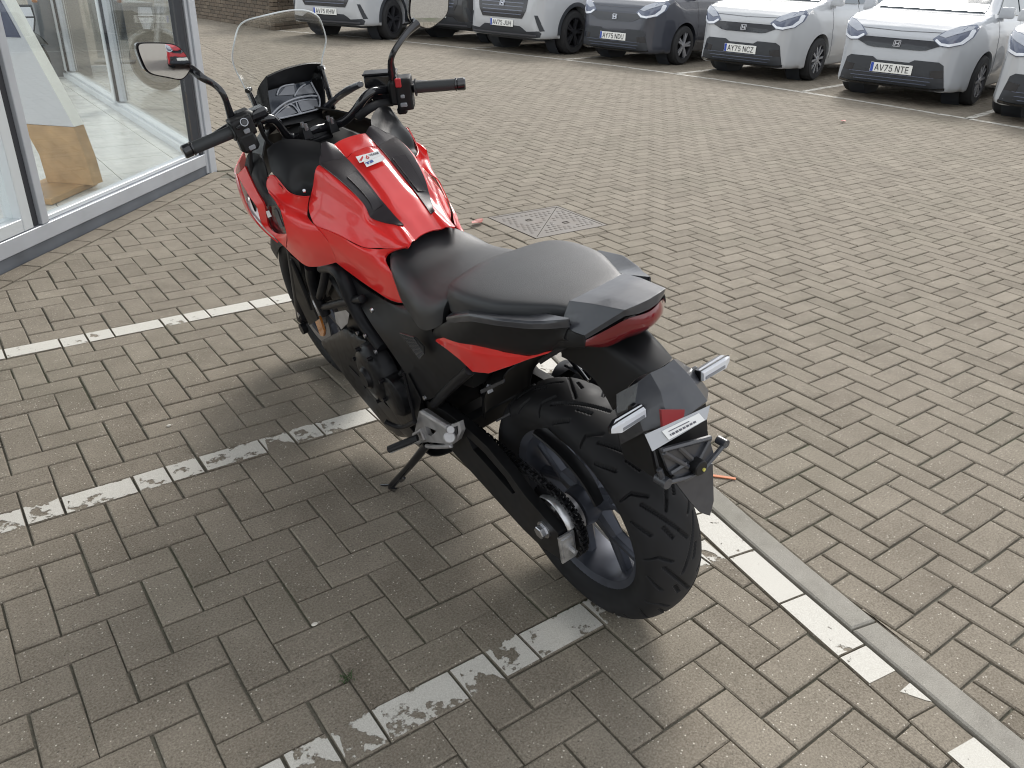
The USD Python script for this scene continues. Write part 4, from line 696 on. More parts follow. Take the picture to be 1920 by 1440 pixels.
# right switch gear and brake reservoir
Rr_ = along(hA, hB_); oR = pos(0.2450, 1.0313, 1.0825)
swr = bk('switch_housing', [xf(soft(box(.046, .056, .090, (.010, 0, -.008)), .008, 8), Rr_, oR), xf(box(.03, .05, .07, (-.02, .0, -.004), r=.008), Rr_, oR), xf(box(.03, .03, .02, (-.004, 0, -.058), r=.005), Rr_, oR)], 'black_plastic')
obj('kill_switch', xf(box(.018, .012, .026, (-.002, -.026, .026), r=.003), Rr_, oR), 'switch_red', swr)
bk('button', [xf(box(.012, .006, .010, (.006, -.029, -.012), r=.002), Rr_, oR), xf(box(.020, .006, .012, (.006, -.029, -.036), r=.002), Rr_, oR)], 'display_grey', swr)
rs = bk('brake_reservoir', [xf(box(.095, .046, .036, (-.060, .04, .022), r=.004), Rr_, oR), xf(box(.07, .04, .05, (-.06, .03, -.012), r=.012), Rr_, oR), tube([oR + Rr_ @ np.array(p) for p in ((-.10, .02, -.02), (-.13, .03, -.05), (-.15, .02, -.08))], .011, n=8)], 'gloss_black')
obj('reservoir_cap', xf(box(.100, .050, .006, (-.060, .04, .043), r=.002), Rr_, oR), 'dark_metal', rs)
bk('brake_lever', tube([oR + Rr_ @ np.array(p) for p in ((-.03, .05, .0), (.03, .085, -.004), (.09, .088, -.01), (.15, .075, -.012))], [.011, .009, .008, .009], n=10, flat=.7), 'gloss_black')
def mirror_unit(o, stem, n):
    n = np.array(n, float); n /= np.linalg.norm(n); o = np.array(o); c = o.mean(0)
    front = spline(np.vstack([o, o[:1]]), 4, closed=True)[:-1]
    shell = hull(np.vstack([front - n * .001, c + (front - c) * .97 - n * .016, c + (front - c) * .62 - n * .034]))
    g = bk('mirror', [shell, stem], 'gloss_black', smooth=35)
    f2 = c + (front - c) * .93; X_ = np.cross(n, [0, 0, 1.0]); X_ /= np.linalg.norm(X_); Y_ = np.cross(X_, n); q = np.stack([(f2 - c) @ X_, (f2 - c) @ Y_], 1); Pq = Polygon(q)
    gx_, gy_ = np.meshgrid(np.arange(-.13, .13, .008), np.arange(-.13, .13, .008)); ins = np.stack([gx_.ravel(), gy_.ravel()], 1); ins = ins[shapely.contains_xy(Pq.buffer(-.004), ins[:, 0], ins[:, 1])]
    pt = np.vstack([q, ins]); tr = Delaunay(pt).simplices; cc_ = pt[tr].mean(1); tr = tr[shapely.contains_xy(Pq, cc_[:, 0], cc_[:, 1])]
    w3 = c + pt[:, :1] * X_ + pt[:, 1:] * Y_ + n * (.0055 - (pt ** 2).sum(1)[:, None] / 2.0)
    fl = np.cross(w3[tr[:, 1]] - w3[tr[:, 0]], w3[tr[:, 2]] - w3[tr[:, 0]]) @ n < 0; tr[fl] = tr[fl][:, ::-1]
    obj('mirror_glass', trimesh.Trimesh(w3, tr, process=False), 'mirror_glass', g, smooth=True)
mirror_unit([pos(-0.4142, 1.0444, 1.3684), pos(-0.4024, 1.0467, 1.3707), pos(-0.3723, 1.0533, 1.3634), pos(-0.3423, 1.0599, 1.3542), pos(-0.3144, 1.0664, 1.3380), pos(-0.2993, 1.0712, 1.3018), pos(-0.3027, 1.0714, 1.2818), pos(-0.3204, 1.0684, 1.2672), pos(-0.3383, 1.0649, 1.2632), pos(-0.3691, 1.0579, 1.2776), pos(-0.4105, 1.0483, 1.3014), pos(-0.4180, 1.0454, 1.3300)], tube([pos(-0.3182, 1.0678, 1.2915) + np.array([0, .024, 0]), pos(-0.2991, 1.0724, 1.2755) + np.array([0, .012, 0]), pos(-0.2880, 1.0504, 1.2568), pos(-0.2680, 1.0550, 1.2375), pos(-0.2570, 1.0415, 1.2174), pos(-0.2520, 1.0444, 1.1884), pos(-0.2500, 1.0560, 1.1414), pos(-0.2500, 1.0567, 1.1157)], [.013, .012, .010, .0085, .0085, .0085, .011, .012], n=10), (.20, -.97, -.045))
mirror_unit([pos(0.3599, 1.0524, 1.3457), pos(0.4055, 1.0424, 1.3532), pos(0.4480, 1.0348, 1.3393), pos(0.4623, 1.0346, 1.3056), pos(0.4591, 1.0387, 1.2633), pos(0.4489, 1.0428, 1.2392), pos(0.4196, 1.0503, 1.2220), pos(0.3868, 1.0578, 1.2130), pos(0.3596, 1.0623, 1.2263), pos(0.3386, 1.0650, 1.2455), pos(0.3375, 1.0629, 1.2746), pos(0.3480, 1.0574, 1.3148)], tube([pos(0.3500, 1.0506, 1.2382), pos(0.3100, 1.0402, 1.2253), pos(0.2620, 1.0173, 1.2072), pos(0.2350, 1.0124, 1.1885), pos(0.2280, 1.0223, 1.1674), pos(0.2280, 1.0300, 1.1445), pos(0.2280, 1.0385, 1.1060)], [.013, .010, .0085, .0085, .0085, .011, .012], n=10), (-.20, -.97, -.08))
# --- front end
both('fork_leg', [cyl((-.095, 1.548, .262), (-.095, 1.395, .60), .031, .028), cyl((-.095, 1.40, .58), (-.095, 1.19, .98), .0215), box(.05, .06, .07, (-.095, 1.53, .30), r=.012)], 'dark_metal')
bk('front_axle', cyl((-.125, 1.525, .30), (.125, 1.525, .30), .014), 'steel_bolt')
fm = []
for a in np.linspace(-.95, 1.15, 9):
    r = .322; fm.append(full([(-.074, 1.525 - (r - .075) * math.sin(a), .30 + (r - .075) * math.cos(a)), (-.072, 1.525 - (r - .02) * math.sin(a), .30 + (r - .02) * math.cos(a)), (-.045, 1.525 - (r + .006) * math.sin(a), .30 + (r + .006) * math.cos(a)), (0, 1.525 - (r + .012) * math.sin(a), .30 + (r + .012) * math.cos(a))]))
bk('front_mudguard', panel(fm, .003, d=4, away=(0, 1.525, .3)), 'black_plastic')
both('caliper', [box(.035, .06, .10, (-.078, 1.405, .335), r=.01, rot=Rotation.from_euler('x', 25, degrees=True).as_matrix())], 'cast_alu')
both('fork_reflector', [plate([pos(-0.1250, 1.3235, 0.3580), pos(-0.1250, 1.2579, 0.3967), pos(-0.1250, 1.2582, 0.3365), pos(-0.1250, 1.2836, 0.3040), pos(-0.1250, 1.3163, 0.2948)], .008)], 'amber_lens', smooth=False)
both('fork_foot', [cyl((-.112, 1.515, .24), (-.132, 1.515, .24), .021, n=20)], 'dark_metal')
bk('radiator', [box(.30, .03, .25, (0, 1.12, .62), r=.006, rot=Rotation.from_euler('x', 12, degrees=True).as_matrix())], 'engine_metal')
both('lower_fairing', panel([[pos(-0.2050, 1.0979, 0.7094), pos(-0.1950, 1.0630, 0.6950)], [pos(-0.1850, 1.2507, 0.4931), pos(-0.1750, 1.1570, 0.5231)], [pos(-0.1650, 1.2776, 0.3692), pos(-0.1600, 1.1796, 0.4271)]], .008, k=1, away=(0, 1.0, .6)), 'black_plastic')
# --- frame
both('frame_tube', [tube([pos(-0.1800, 1.0166, 0.6860), pos(-0.1780, 1.0514, 0.6192), pos(-0.1750, 1.0520, 0.5579), pos(-0.1700, 1.0415, 0.5059)], .017, n=12), tube([pos(-0.1650, 0.9201, 0.7112), pos(-0.1700, 0.9596, 0.6565), pos(-0.1740, 1.0349, 0.5750)], .013, n=12), tube([pos(-0.1650, 0.9569, 0.6940), pos(-0.1650, 0.8130, 0.7264), pos(-0.1650, 0.7797, 0.6572), pos(-0.1620, 0.7317, 0.5879), pos(-0.1580, 0.6669, 0.5426)], [.018, .024, .026, .026, .024], n=12, flat=.8), tube([pos(-0.1720, 1.0432, 0.5331), pos(-0.1700, 0.8479, 0.6221), pos(-0.1660, 0.7038, 0.6856)], .012, n=10), tube([pos(-0.2000, 1.1025, 0.6916), pos(-0.1950, 1.1046, 0.6267), pos(-0.1900, 1.1060, 0.5485), pos(-0.1850, 1.1225, 0.5051)], .008, n=8)], 'dark_metal')
both('frame_cover', panel([[pos(-0.1590, 0.8321, 0.7375), pos(-0.1440, 0.7069, 0.6995), pos(-0.1340, 0.5914, 0.6966), pos(-0.1160, 0.5221, 0.7144)], [pos(-0.1570, 0.7770, 0.6547), pos(-0.1510, 0.6682, 0.6589), pos(-0.1440, 0.5506, 0.6847), pos(-0.1470, 0.3767, 0.7388)], [pos(-0.1730, 0.6534, 0.6077), pos(-0.1690, 0.5605, 0.6109), pos(-0.1630, 0.4564, 0.6362), pos(-0.1520, 0.3292, 0.7009)], [pos(-0.1690, 0.5387, 0.5184), pos(-0.1630, 0.4697, 0.5393), pos(-0.1570, 0.3947, 0.5717), pos(-0.1440, 0.2117, 0.6743)], [pos(-0.1630, 0.4871, 0.4487), pos(-0.1600, 0.4644, 0.4622), pos(-0.1520, 0.4278, 0.4852), pos(-0.1420, 0.3252, 0.5646)]], .004, k=2, d=5, away=(0, .5, .55)), 'black_plastic')
gq = [pos(-0.1820, 0.4654, 0.6830), pos(-0.1800, 0.3931, 0.6997), pos(-0.1780, 0.3591, 0.6858), pos(-0.1770, 0.3642, 0.6646), pos(-0.1790, 0.3953, 0.6361), pos(-0.1810, 0.4306, 0.6563)]
bk('side_grille', plate(gq, .004), 'mesh_black', smooth=False)
gm = []
for k in range(7):
    t = k / 6
    gm.append(tube([gq[0] * (1 - t) + gq[5] * t * 0 + gq[4] * t + np.array([-.003, 0, 0]), gq[1] * (1 - t) + gq[3] * t + np.array([-.003, 0, 0])], .0018, n=5, smooth=False))
for k in range(6):
    t = (k + .5) / 6
    gm.append(tube([gq[0] * (1 - t) + gq[1] * t + np.array([-.003, 0, 0]), gq[4] * (1 - t) + gq[3] * t + np.array([-.003, 0, 0])], .0018, n=5, smooth=False))
bk('grille_bars', gm, 'gloss_black', smooth=False)
both('side_rail', tube([pos(-0.1480, 0.2061, 0.6730), pos(-0.1500, 0.3066, 0.5829), pos(-0.1520, 0.4376, 0.4592)], .013, n=10), 'dark_metal')
bk('body_bolt', [cyl(p, p + np.array([-.006, 0, 0]), .006, n=10) for p in (pos(-0.1900, 0.5900, 0.7051), pos(-0.1760, 0.4296, 0.4975), pos(-0.1850, 0.6610, 0.5428), pos(-0.1850, 0.7075, 0.5756), pos(-0.1800, 0.7748, 0.5541))], 'steel_bolt')
# --- engine
bk('crankcase', [hull([(s * x, y, z) for s in (-1, 1) for x, y, z in ((.15, .55, .48), (.15, .50, .30), (.14, .62, .19), (.15, .88, .20), (.16, .95, .30), (.15, .92, .46), (.12, .75, .52))])], 'engine_metal', smooth=25)
bk('cylinder_block', [hull([(s * x, y, z) for s in (-1, 1) for x, y, z in ((.13, .80, .50), (.13, .95, .40), (.13, 1.08, .55), (.13, .96, .66))]), hull([(s * x, y, z) for s in (-1, 1) for x, y, z in ((.14, .97, .64), (.14, 1.08, .54), (.13, 1.14, .60), (.13, 1.03, .70))])], 'engine_metal', smooth=25)
cA = pos(-0.2050, 0.7167, 0.4497); cB = pos(-0.1900, 0.7639, 0.3416)
ec = bk('engine_cover', [lathe([(0, -.012), (.050, -.012), (.078, -.004), (.092, .015), (.095, .05), (0, .05)], cA + np.array([0, -.01, 0]), (1, 0, 0)), lathe([(0, -.01), (.05, -.01), (.062, .0), (.066, .04), (0, .04)], cA + np.array([.01, -.11, -.03]), (1, 0, 0)), lathe([(0, -.02), (.026, -.02), (.034, -.010), (.034, .02), (0, .02)], cA + np.array([-.004, -.01, .0]), (1, 0, 0))], 'engine_metal')
bk('cover_bolt', [cyl(cA + np.array([.004, -.01 + .084 * math.cos(a), .084 * math.sin(a)]), cA + np.array([-.010, -.01 + .084 * math.cos(a), .084 * math.sin(a)]), .006, n=8) for a in np.linspace(.3, 6.3, 8)[:-1]], 'dark_metal', ec)
bk('bright_cover', [hull([pos(-0.1680, 0.9654, 0.5421), pos(-0.1650, 0.8680, 0.5873), pos(-0.1650, 0.8458, 0.5832), pos(-0.1650, 0.8842, 0.5353), pos(-0.1680, 0.9502, 0.4874), pos(-0.1700, 0.9721, 0.5063)] + [pos(-0.1300, 1.0351, 0.4741)])], 'cast_alu', smooth=25)
bk('starter_motor', cyl((-.12, .80, .56), (.1, .80, .56), .04), 'engine_metal')
bk('oil_pan', hull([(s * x, y, z) for s in (-1, 1) for x, y, z in ((.12, .62, .21), (.10, .64, .145), (.10, .86, .145), (.12, .94, .24), (.12, .94, .32))]), 'dark_metal', smooth=25)
bk('engine_guard', soft(hull([pos(-0.1650, 1.2284, 0.3249), pos(-0.1720, 1.0736, 0.2679), pos(-0.1650, 0.8950, 0.1975), pos(-0.1500, 0.8115, 0.1298), pos(-0.1450, 0.6638, 0.2401), pos(-0.1500, 0.5944, 0.3617), pos(-0.1600, 0.7735, 0.5159), pos(-0.1550, 0.9777, 0.4854)] + [(-.05, .60, .16), (-.05, .95, .18), (-.05, 1.0, .4), (-.05, .6, .4)]), .03, 5), 'engine_metal')
bk('belly_pan', panel([[(-.17, .98, .34), (-.165, .80, .30), (-.160, .62, .27)], [(-.150, 1.02, .22), (-.14, .82, .17), (-.135, .60, .17)], [(-.06, 1.02, .17), (-.05, .82, .13), (-.05, .60, .14)]], .004, away=(0, .8, .4)), 'black_plastic')
bk('water_hose', [tube([(-.13, .70, .55), (-.16, .78, .60), (-.15, .90, .64), (-.12, 1.06, .66)], .015, n=10), tube([(-.155, .58, .50), (-.165, .66, .44), (-.16, .72, .52)], .009, n=8)], 'rubber')
bk('front_sprocket_cover', hull([pos(-0.1750, 0.6402, 0.4370), pos(-0.1720, 0.5133, 0.5319), pos(-0.1680, 0.4787, 0.4629), pos(-0.1650, 0.5559, 0.3431), pos(-0.1650, 0.6767, 0.2569), pos(-0.1700, 0.7131, 0.3008)] + [(-.13, .55, .36), (-.13, .62, .45)]), 'engine_metal', smooth=25)
bk('shift_linkage', [tube([pos(-0.1850, 0.5099, 0.5403), pos(-0.1900, 0.5012, 0.4689), pos(-0.1950, 0.4963, 0.3930)], .005, n=8), tube([pos(-0.1950, 0.4963, 0.3930), pos(-0.2000, 0.6253, 0.3059), pos(-0.2200, 0.6564, 0.3201)], .007, n=8)], 'dark_metal')
# --- foot pegs, stand
pg = bk('footpeg_bracket', [plate([pos(-0.1720, 0.4920, 0.4205), pos(-0.1720, 0.4617, 0.4401), pos(-0.1720, 0.3367, 0.4545), pos(-0.1720, 0.2614, 0.5093), pos(-0.1720, 0.2609, 0.4812), pos(-0.1720, 0.2943, 0.4315), pos(-0.1720, 0.3572, 0.3737), pos(-0.1720, 0.3822, 0.3700), pos(-0.1720, 0.4850, 0.3161), pos(-0.1720, 0.5796, 0.2575), pos(-0.1720, 0.5692, 0.2972)], .012, [[pos(-0.1720, 0.4785, 0.3764), pos(-0.1720, 0.4094, 0.3982), pos(-0.1720, 0.4530, 0.3553), pos(-0.1720, 0.4727, 0.3478)], [pos(-0.1720, 0.3078, 0.4653), pos(-0.1720, 0.2749, 0.4903), pos(-0.1720, 0.2814, 0.4629), pos(-0.1720, 0.3145, 0.4234)]]),
     tube([pos(-0.1820, 0.4565, 0.4396), pos(-0.1820, 0.3840, 0.4519), pos(-0.1840, 0.3197, 0.4641)], .009, n=8, flat=.8), cyl(pos(-0.1650, 0.3568, 0.3986), pos(-0.1950, 0.3003, 0.4488), .016, n=16, cap=.003), cyl(pos(-0.1680, 0.3396, 0.4349), pos(-0.1860, 0.3034, 0.4657), .010, n=12), tube([pos(-0.1800, 0.4968, 0.2968), pos(-0.1800, 0.4257, 0.3347), pos(-0.1800, 0.3362, 0.3908)], .006, n=8)], 'cast_alu', smooth=30)
obj('footpeg', [tube([pos(-0.1950, 0.5089, 0.3277), pos(-0.2250, 0.5311, 0.3157), pos(-0.2700, 0.5547, 0.3041)], [.012, .0125, .012], n=8, smooth=False, flat=.75)], 'black_plastic', pg)
obj('peg_edge', [tube([pos(-0.1980, 0.5027, 0.3235), pos(-0.2280, 0.5299, 0.3066), pos(-0.2680, 0.5497, 0.2961)], .004, n=6, smooth=False), tube([pos(-0.1900, 0.5424, 0.3172), pos(-0.1800, 0.5046, 0.3497), pos(-0.1800, 0.4979, 0.3231), pos(-0.1860, 0.5372, 0.2886)], .006, n=6, smooth=False)], 'cast_alu', pg)
st = bk('side_stand', [tube([pos(-0.1650, 0.5315, 0.2713), pos(-0.1950, 0.5736, 0.2083), pos(-0.2220, 0.6321, 0.1347), pos(-0.2500, 0.6883, 0.0643)], [.013, .012, .011, .011], n=12), plate([pos(-0.2620, 0.8032, -0.0265), pos(-0.2580, 0.7120, 0.0496), pos(-0.2500, 0.6409, 0.0867), pos(-0.2500, 0.6720, 0.0484), pos(-0.2580, 0.7469, -0.0079)], .008), tube([pos(-0.2320, 0.6634, 0.0996), pos(-0.2360, 0.6247, 0.1185), pos(-0.2350, 0.5924, 0.1514)], .005, n=6)], 'gloss_black')
obj('stand_tang', [tube([pos(-0.2450, 0.6744, 0.0768), pos(-0.2700, 0.7294, 0.0551), pos(-0.2950, 0.8082, 0.0154)], [.004, .004, .004], n=8), cyl(pos(-0.2940, 0.8059, 0.0162), pos(-0.3000, 0.8079, 0.0189), .006, n=8)], 'gloss_black', st)
# --- right side pieces seen through the gap under the tail, shock, silencer
bk('rear_shock', [cyl((0, .40, .42), (0, .30, .68), .022)] + [lathe([(.030, -.004), (.038, -.004), (.038, .004), (.030, .004), (.030, -.004)], np.array([0, .40, .42]) + np.array([0, -.1, .26]) * k / 9, (0, -.35, .93), 20) for k in range(1, 9)], 'engine_metal')
bk('pillion_peg', [tube([(.14, .30, .60), (.135, .20, .575), (.13, .12, .545)], .010, n=8), plate([pos(0.1300, 0.2490, 0.4930), pos(0.1300, 0.1792, 0.5569), pos(0.1300, 0.1568, 0.5703), pos(0.1300, 0.1544, 0.5587), pos(0.1300, 0.1834, 0.5289), pos(0.1300, 0.2281, 0.4877)], .02)], 'gloss_black')
obj_pp = bk('peg_rubber', box(.03, .05, .008, pos(0.1100, 0.1596, 0.5698), r=.003), 'grey_plastic')
bk('brake_hose', [tube([(.05, .36, .60), (.09, .28, .635), (.11, .20, .60), (.10, .10, .56)], .006, n=8), tube([(.03, .38, .66), (.08, .33, .655), (.10, .31, .62), (.085, .33, .58)], .006, n=8), tube([(-.02, .34, .66), (.03, .30, .65), (.06, .27, .62)], .005, n=8)], 'gloss_black')
bk('hose_clip', [cyl(p, np.array(p) + np.array([-.004, -.012, .006]), .009, n=10) for p in ((.06, .30, .64), (.09, .25, .61), (.04, .34, .63), (.11, .24, .58), (.02, .31, .60))] + [box(.03, .03, .02, (.02, .27, .60), r=.004), box(.05, .02, .03, (.07, .33, .60), r=.005)], 'chrome')
bk('mudguard_clip', [plate([pos(-0.1250, 0.2203, 0.5976), pos(-0.1150, 0.1199, 0.6714), pos(-0.1150, 0.1201, 0.6626), pos(-0.1250, 0.2188, 0.5874)], .004), plate([pos(-0.1100, 0.2018, 0.5076), pos(-0.1050, 0.1406, 0.5600), pos(-0.1050, 0.1400, 0.5541), pos(-0.1100, 0.1981, 0.5047)], .003)], 'grey_plastic', smooth=False)
bk('exhaust', [tube([(.16, .80, .25), (.17, .55, .28), (.185, .40, .36), (.19, .30, .42)], .028, n=14), cyl((.19, .32, .41), (.215, -.06, .54), .058, .064, cap=.012, n=28)], 'dark_metal')
bk('small_knob', hull([pos(-0.1000, 0.2192, 0.5862) + d for d in np.array([(-.008, 0, -.01), (.008, 0, -.01), (0, .008, .012), (0, -.008, .01), (.008, .006, .006), (-.008, .004, .008)])]), 'pale_trim')

# ---------------------------------------------------------------- drain cover set in the paving
mat('cast_iron', (.125, .108, .092), .65, metal=.0, vary=(9, .3), bump=(150, .4, .001))
mc = thing('drain_cover', 'square two-part metal drain cover with raised studs set in the paving', 'drain cover')
x0, y0, x1, y1 = MH
fr = sbox(x0 + .004, y0 + .004, x1 - .004, y1 - .004).difference(sbox(x0 + .022, y0 + .022, x1 - .022, y1 - .022))
obj('frame', extrude(fr, .012, -.0125), 'cast_iron', mc, smooth=False)
for tri in (Polygon([(x0 + .025, y1 - .025), (x1 - .028, y1 - .025), (x0 + .025, y0 + .028)]), Polygon([(x1 - .025, y0 + .025), (x1 - .025, y1 - .028), (x0 + .028, y0 + .025)])):
    pc = [extrude(tri, .010, -.0125)]; inner = tri.buffer(-.018); hole = tri.centroid.buffer(.075); key = sbox(-.016, -.012, .016, .012)
    for i, gxx in enumerate(np.arange(x0, x1, .036)):
        for j, gyy in enumerate(np.arange(y0, y1, .036)):
            p = Point(gxx + (.018 if j % 2 else 0), gyy)
            if inner.contains(p) and not hole.contains(p):
                s = trimesh.creation.icosphere(1, .013); s.vertices *= (1, .8, .30); s.apply_translation((p.x, p.y, -.0025)); pc.append(s)
    cpl = obj('cover_plate', pc, 'cast_iron', mc, smooth=30)
    obj('key_slot', extrude(affinity.translate(key.buffer(.004), tri.centroid.x, tri.centroid.y).difference(affinity.translate(key, tri.centroid.x, tri.centroid.y)), .004, -.0024), 'cast_iron', cpl, smooth=False)

# ---------------------------------------------------------------- showroom
mat('frame_alu', (.50, .52, .55), .38, metal=.3, vary=(3, .05), bevel=.003)
mat('frame_light', (.66, .69, .70), .35, metal=.15, bevel=.003)
mat('gasket', (.035, .036, .042), .6)
mat('plinth_grey', (.13, .14, .155), .6, vary=(6, .2))
mat('cladding', (.30, .31, .33), .5, vary=(.6, .08))
mat('floor_tile', (.66, .66, .62), .22, vary=(5, .04))
mat('grout', (.32, .32, .30), .8)
mat('wood', (.46, .29, .14), .45, vary=(9, .18))
mat('white_board', (.62, .63, .65), .35)
mat('edge_white', (.82, .82, .76), .4)
mat('board_print', (.10, .11, .16), .4)
mat('pillar_grey', (.16, .17, .18), .5)
glassmat('window_glass', (.93, .945, .94), .07, .8)
FD3 = np.array([FD[0], FD[1], 0]); FN3 = np.array([FN[0], FN[1], 0]); FC3 = np.array([FC[0], FC[1], 0])
def fbox(s0, s1, n0, n1, z0, z1, r=.003):
    """a box on the showroom front: s along it from the corner, n outward, z up"""
    c = FC3 + FD3 * (s0 + s1) / 2 + FN3 * (n0 + n1) / 2 + np.array([0, 0, (z0 + z1) / 2])
    return box(abs(s1 - s0), abs(n1 - n0), z1 - z0, c, r=r, rot=np.stack([FD3, FN3, [0, 0, 1.0]], 1) if np.linalg.det(np.stack([FD3, FN3, [0, 0, 1.0]], 1)) > 0 else np.stack([-FD3, FN3, [0, 0, 1.0]], 1))
sh = thing('showroom', 'glass fronted showroom with grey aluminium frames and a pale tiled floor', 'building')
obj('plinth', fbox(.02, 12, -.13, -.006, -.01, .058), 'plinth_grey', sh, smooth=False)
obj('plinth', box(.10, 5.3, .068, (1.645, 5.25, .024), r=.003), 'plinth_grey', sh, smooth=False)
obj('floor_slab', extrude(Polygon([FC - FN * .14 + FD * .1, FC + FD * 11 - FN * .14, FC + FD * 11 + np.array([-3, 9]), (-3, 8.1), (1.6, 8.1), (1.6, 2.62)]).buffer(0), .05, -.005), 'grout', sh, smooth=False)
fp = Polygon([FC - FN * .16 + FD * .12, FC + FD * 11 - FN * .16, FC + FD * 11 + np.array([-3, 9]), (-3, 8.0), (1.58, 8.0), (1.58, 2.68)]).buffer(0)
for i in range(-9, 3):
    for j in range(-15, 13):
        t = sbox(.53 + .47 * i + .003, 3.0 + .47 * j + .003, .53 + .47 * (i + 1) - .003, 3.0 + .47 * (j + 1) - .003).intersection(fp)
        if t.geom_type == 'Polygon' and t.area > .003: obj('floor_tile', extrude(t, .014, .046), 'floor_tile', sh, smooth=False)
# front: corner post, mullions, sill, panes, cladding above
obj('corner_post', [fbox(-.075, .012, -.12, .016, -.012, 2.5), fbox(.016, .05, -.11, .004, .0, 2.5)], 'frame_alu', sh)
obj('post_gasket', fbox(.052, .085, -.09, -.006, .14, 2.5), 'gasket', sh, smooth=False)
obj('sill', fbox(.052, 12, -.12, .004, .060, .142), 'frame_alu', sh)
obj('head_rail', fbox(.0, 12, -.12, .006, 2.40, 2.52), 'frame_alu', sh)
obj('glazing_bead', fbox(.09, 1.775, -.075, -.020, .144, .168), 'frame_light', sh)
obj('glass_pane', fbox(.10, 1.785, -.056, -.046, .15, 2.4, r=0), 'window_glass', sh, smooth=False)
obj('mullion', [fbox(1.800, 1.855, -.12, .006, .144, 2.4)], 'frame_alu', sh)
obj('mullion_gasket', fbox(1.857, 1.912, -.10, -.015, .144, 2.4), 'gasket', sh, smooth=False)
obj('door_frame', [fbox(1.914, 1.985, -.105, -.002, .146, 2.4), fbox(1.987, 3.6, -.105, -.002, .146, .21)], 'frame_light', sh)
obj('glass_pane', fbox(1.99, 3.60, -.056, -.046, .21, 2.4, r=0), 'window_glass', sh, smooth=False)
for s in (3.6, 5.45, 7.3, 9.15, 11.0):
    obj('mullion', fbox(s, s + .07, -.12, .006, .144, 2.4), 'frame_alu', sh); obj('glass_pane', fbox(s + .075, s + 1.775, -.056, -.046, .15, 2.4, r=0), 'window_glass', sh, smooth=False)
for k in range(6): obj('cladding_panel', fbox(.0 + 2 * k, 1.992 + 2 * k, -.14, .012, 2.525, 6.5), 'cladding', sh)
obj('canopy', fbox(.3, 12, .014, 1.9, 3.0, 3.25, r=.02), 'cladding', sh)
# the side wall, running away from the corner
obj('side_sill', [box(.075, 5.0, .065, (1.655, 5.15, .092), r=.003), box(.04, 5.0, .05, (1.60, 5.15, .082), r=.003)], 'frame_light', sh)
def sidepost(y, w=.085):
    obj('side_mullion', [box(.11, w, 2.3, (1.655, y, 1.28), r=.004)], 'frame_light', sh)
    obj('side_gasket', box(.03, .02, 2.25, (1.628, y - w / 2 - .012, 1.26)), 'gasket', sh, smooth=False)
    obj('side_frame', box(.06, .05, 2.25, (1.665, y - w / 2 - .049, 1.26), r=.003), 'frame_alu', sh)
for y in (5.22, 7.60): sidepost(y)
obj('side_frame', box(.08, .10, 2.3, (1.660, 2.80, 1.28), r=.004), 'frame_alu', sh)
for a, b in ((2.86, 5.10), (5.27, 7.48)): obj('glass_pane', box(.010, b - a, 2.25, (1.668, (a + b) / 2, 1.25)), 'window_glass', sh, smooth=False)
obj('pillar', box(.26, .42, 5.2, (1.56, 7.87, 2.59), r=.005), 'pillar_grey', sh)
obj('rear_sill', box(6.0, .07, .07, (-1.6, 7.98, .095), r=.003), 'frame_light', sh)
obj('glass_pane', box(6.0, .010, 2.3, (-1.6, 7.98, 1.29)), 'window_glass', sh, smooth=False)
for k in range(3): obj('cladding_panel', box(.15, 1.82, 2.67, (1.655, 3.56 + 1.83 * k, 3.862), r=.003), 'cladding', sh)
# display stand inside
ds = thing('display_stand', 'leaning white display panel on a wooden foot behind the showroom glass', 'display stand')
u = np.array([.22, -.19, 0]) / math.hypot(.22, .19)
obj('base_board', plate([(.505, 1.90, .082), (.835, 2.28, .082), (.605, 2.50, .082), (.285, 2.11, .082)], .034, n=(0, 0, 1)), 'wood', ds, smooth=False)
nd = -FD3 / np.linalg.norm(FD3); t0 = nd * .055
def fin(pts, name, m, th=.10): return obj(name, plate([np.array(p) + t0 for p in pts], th, n=nd), m, ds, smooth=False)
fin([(.783, 2.116, .1005), (.772, 2.127, .259), (.744, 2.153, .452), (.497, 2.390, .452), (.545, 2.343, .272), (.554, 2.335, .1005)], 'wooden_foot', 'wood')
fin([(.744, 2.153, .454), (.480, 2.868, 1.36)] and [(.744, 2.153, .454), (.520, 2.366, 1.24), (.27, 2.606, 1.24), (.497, 2.390, .454)], 'panel', 'white_board', .09)
fin([(.7475, 2.150, .456), (.5235, 2.363, 1.24), (.5205, 2.3655, 1.24), (.7445, 2.1525, .456)], 'panel_edge', 'edge_white', .094)
obj('print', plate([np.array(p) - nd * .0465 + t0 for p in ((.585, 2.305, .95), (.53, 2.357, 1.15), (.33, 2.548, 1.15), (.385, 2.495, .95))], .002, n=nd), 'board_print', ds, smooth=False)
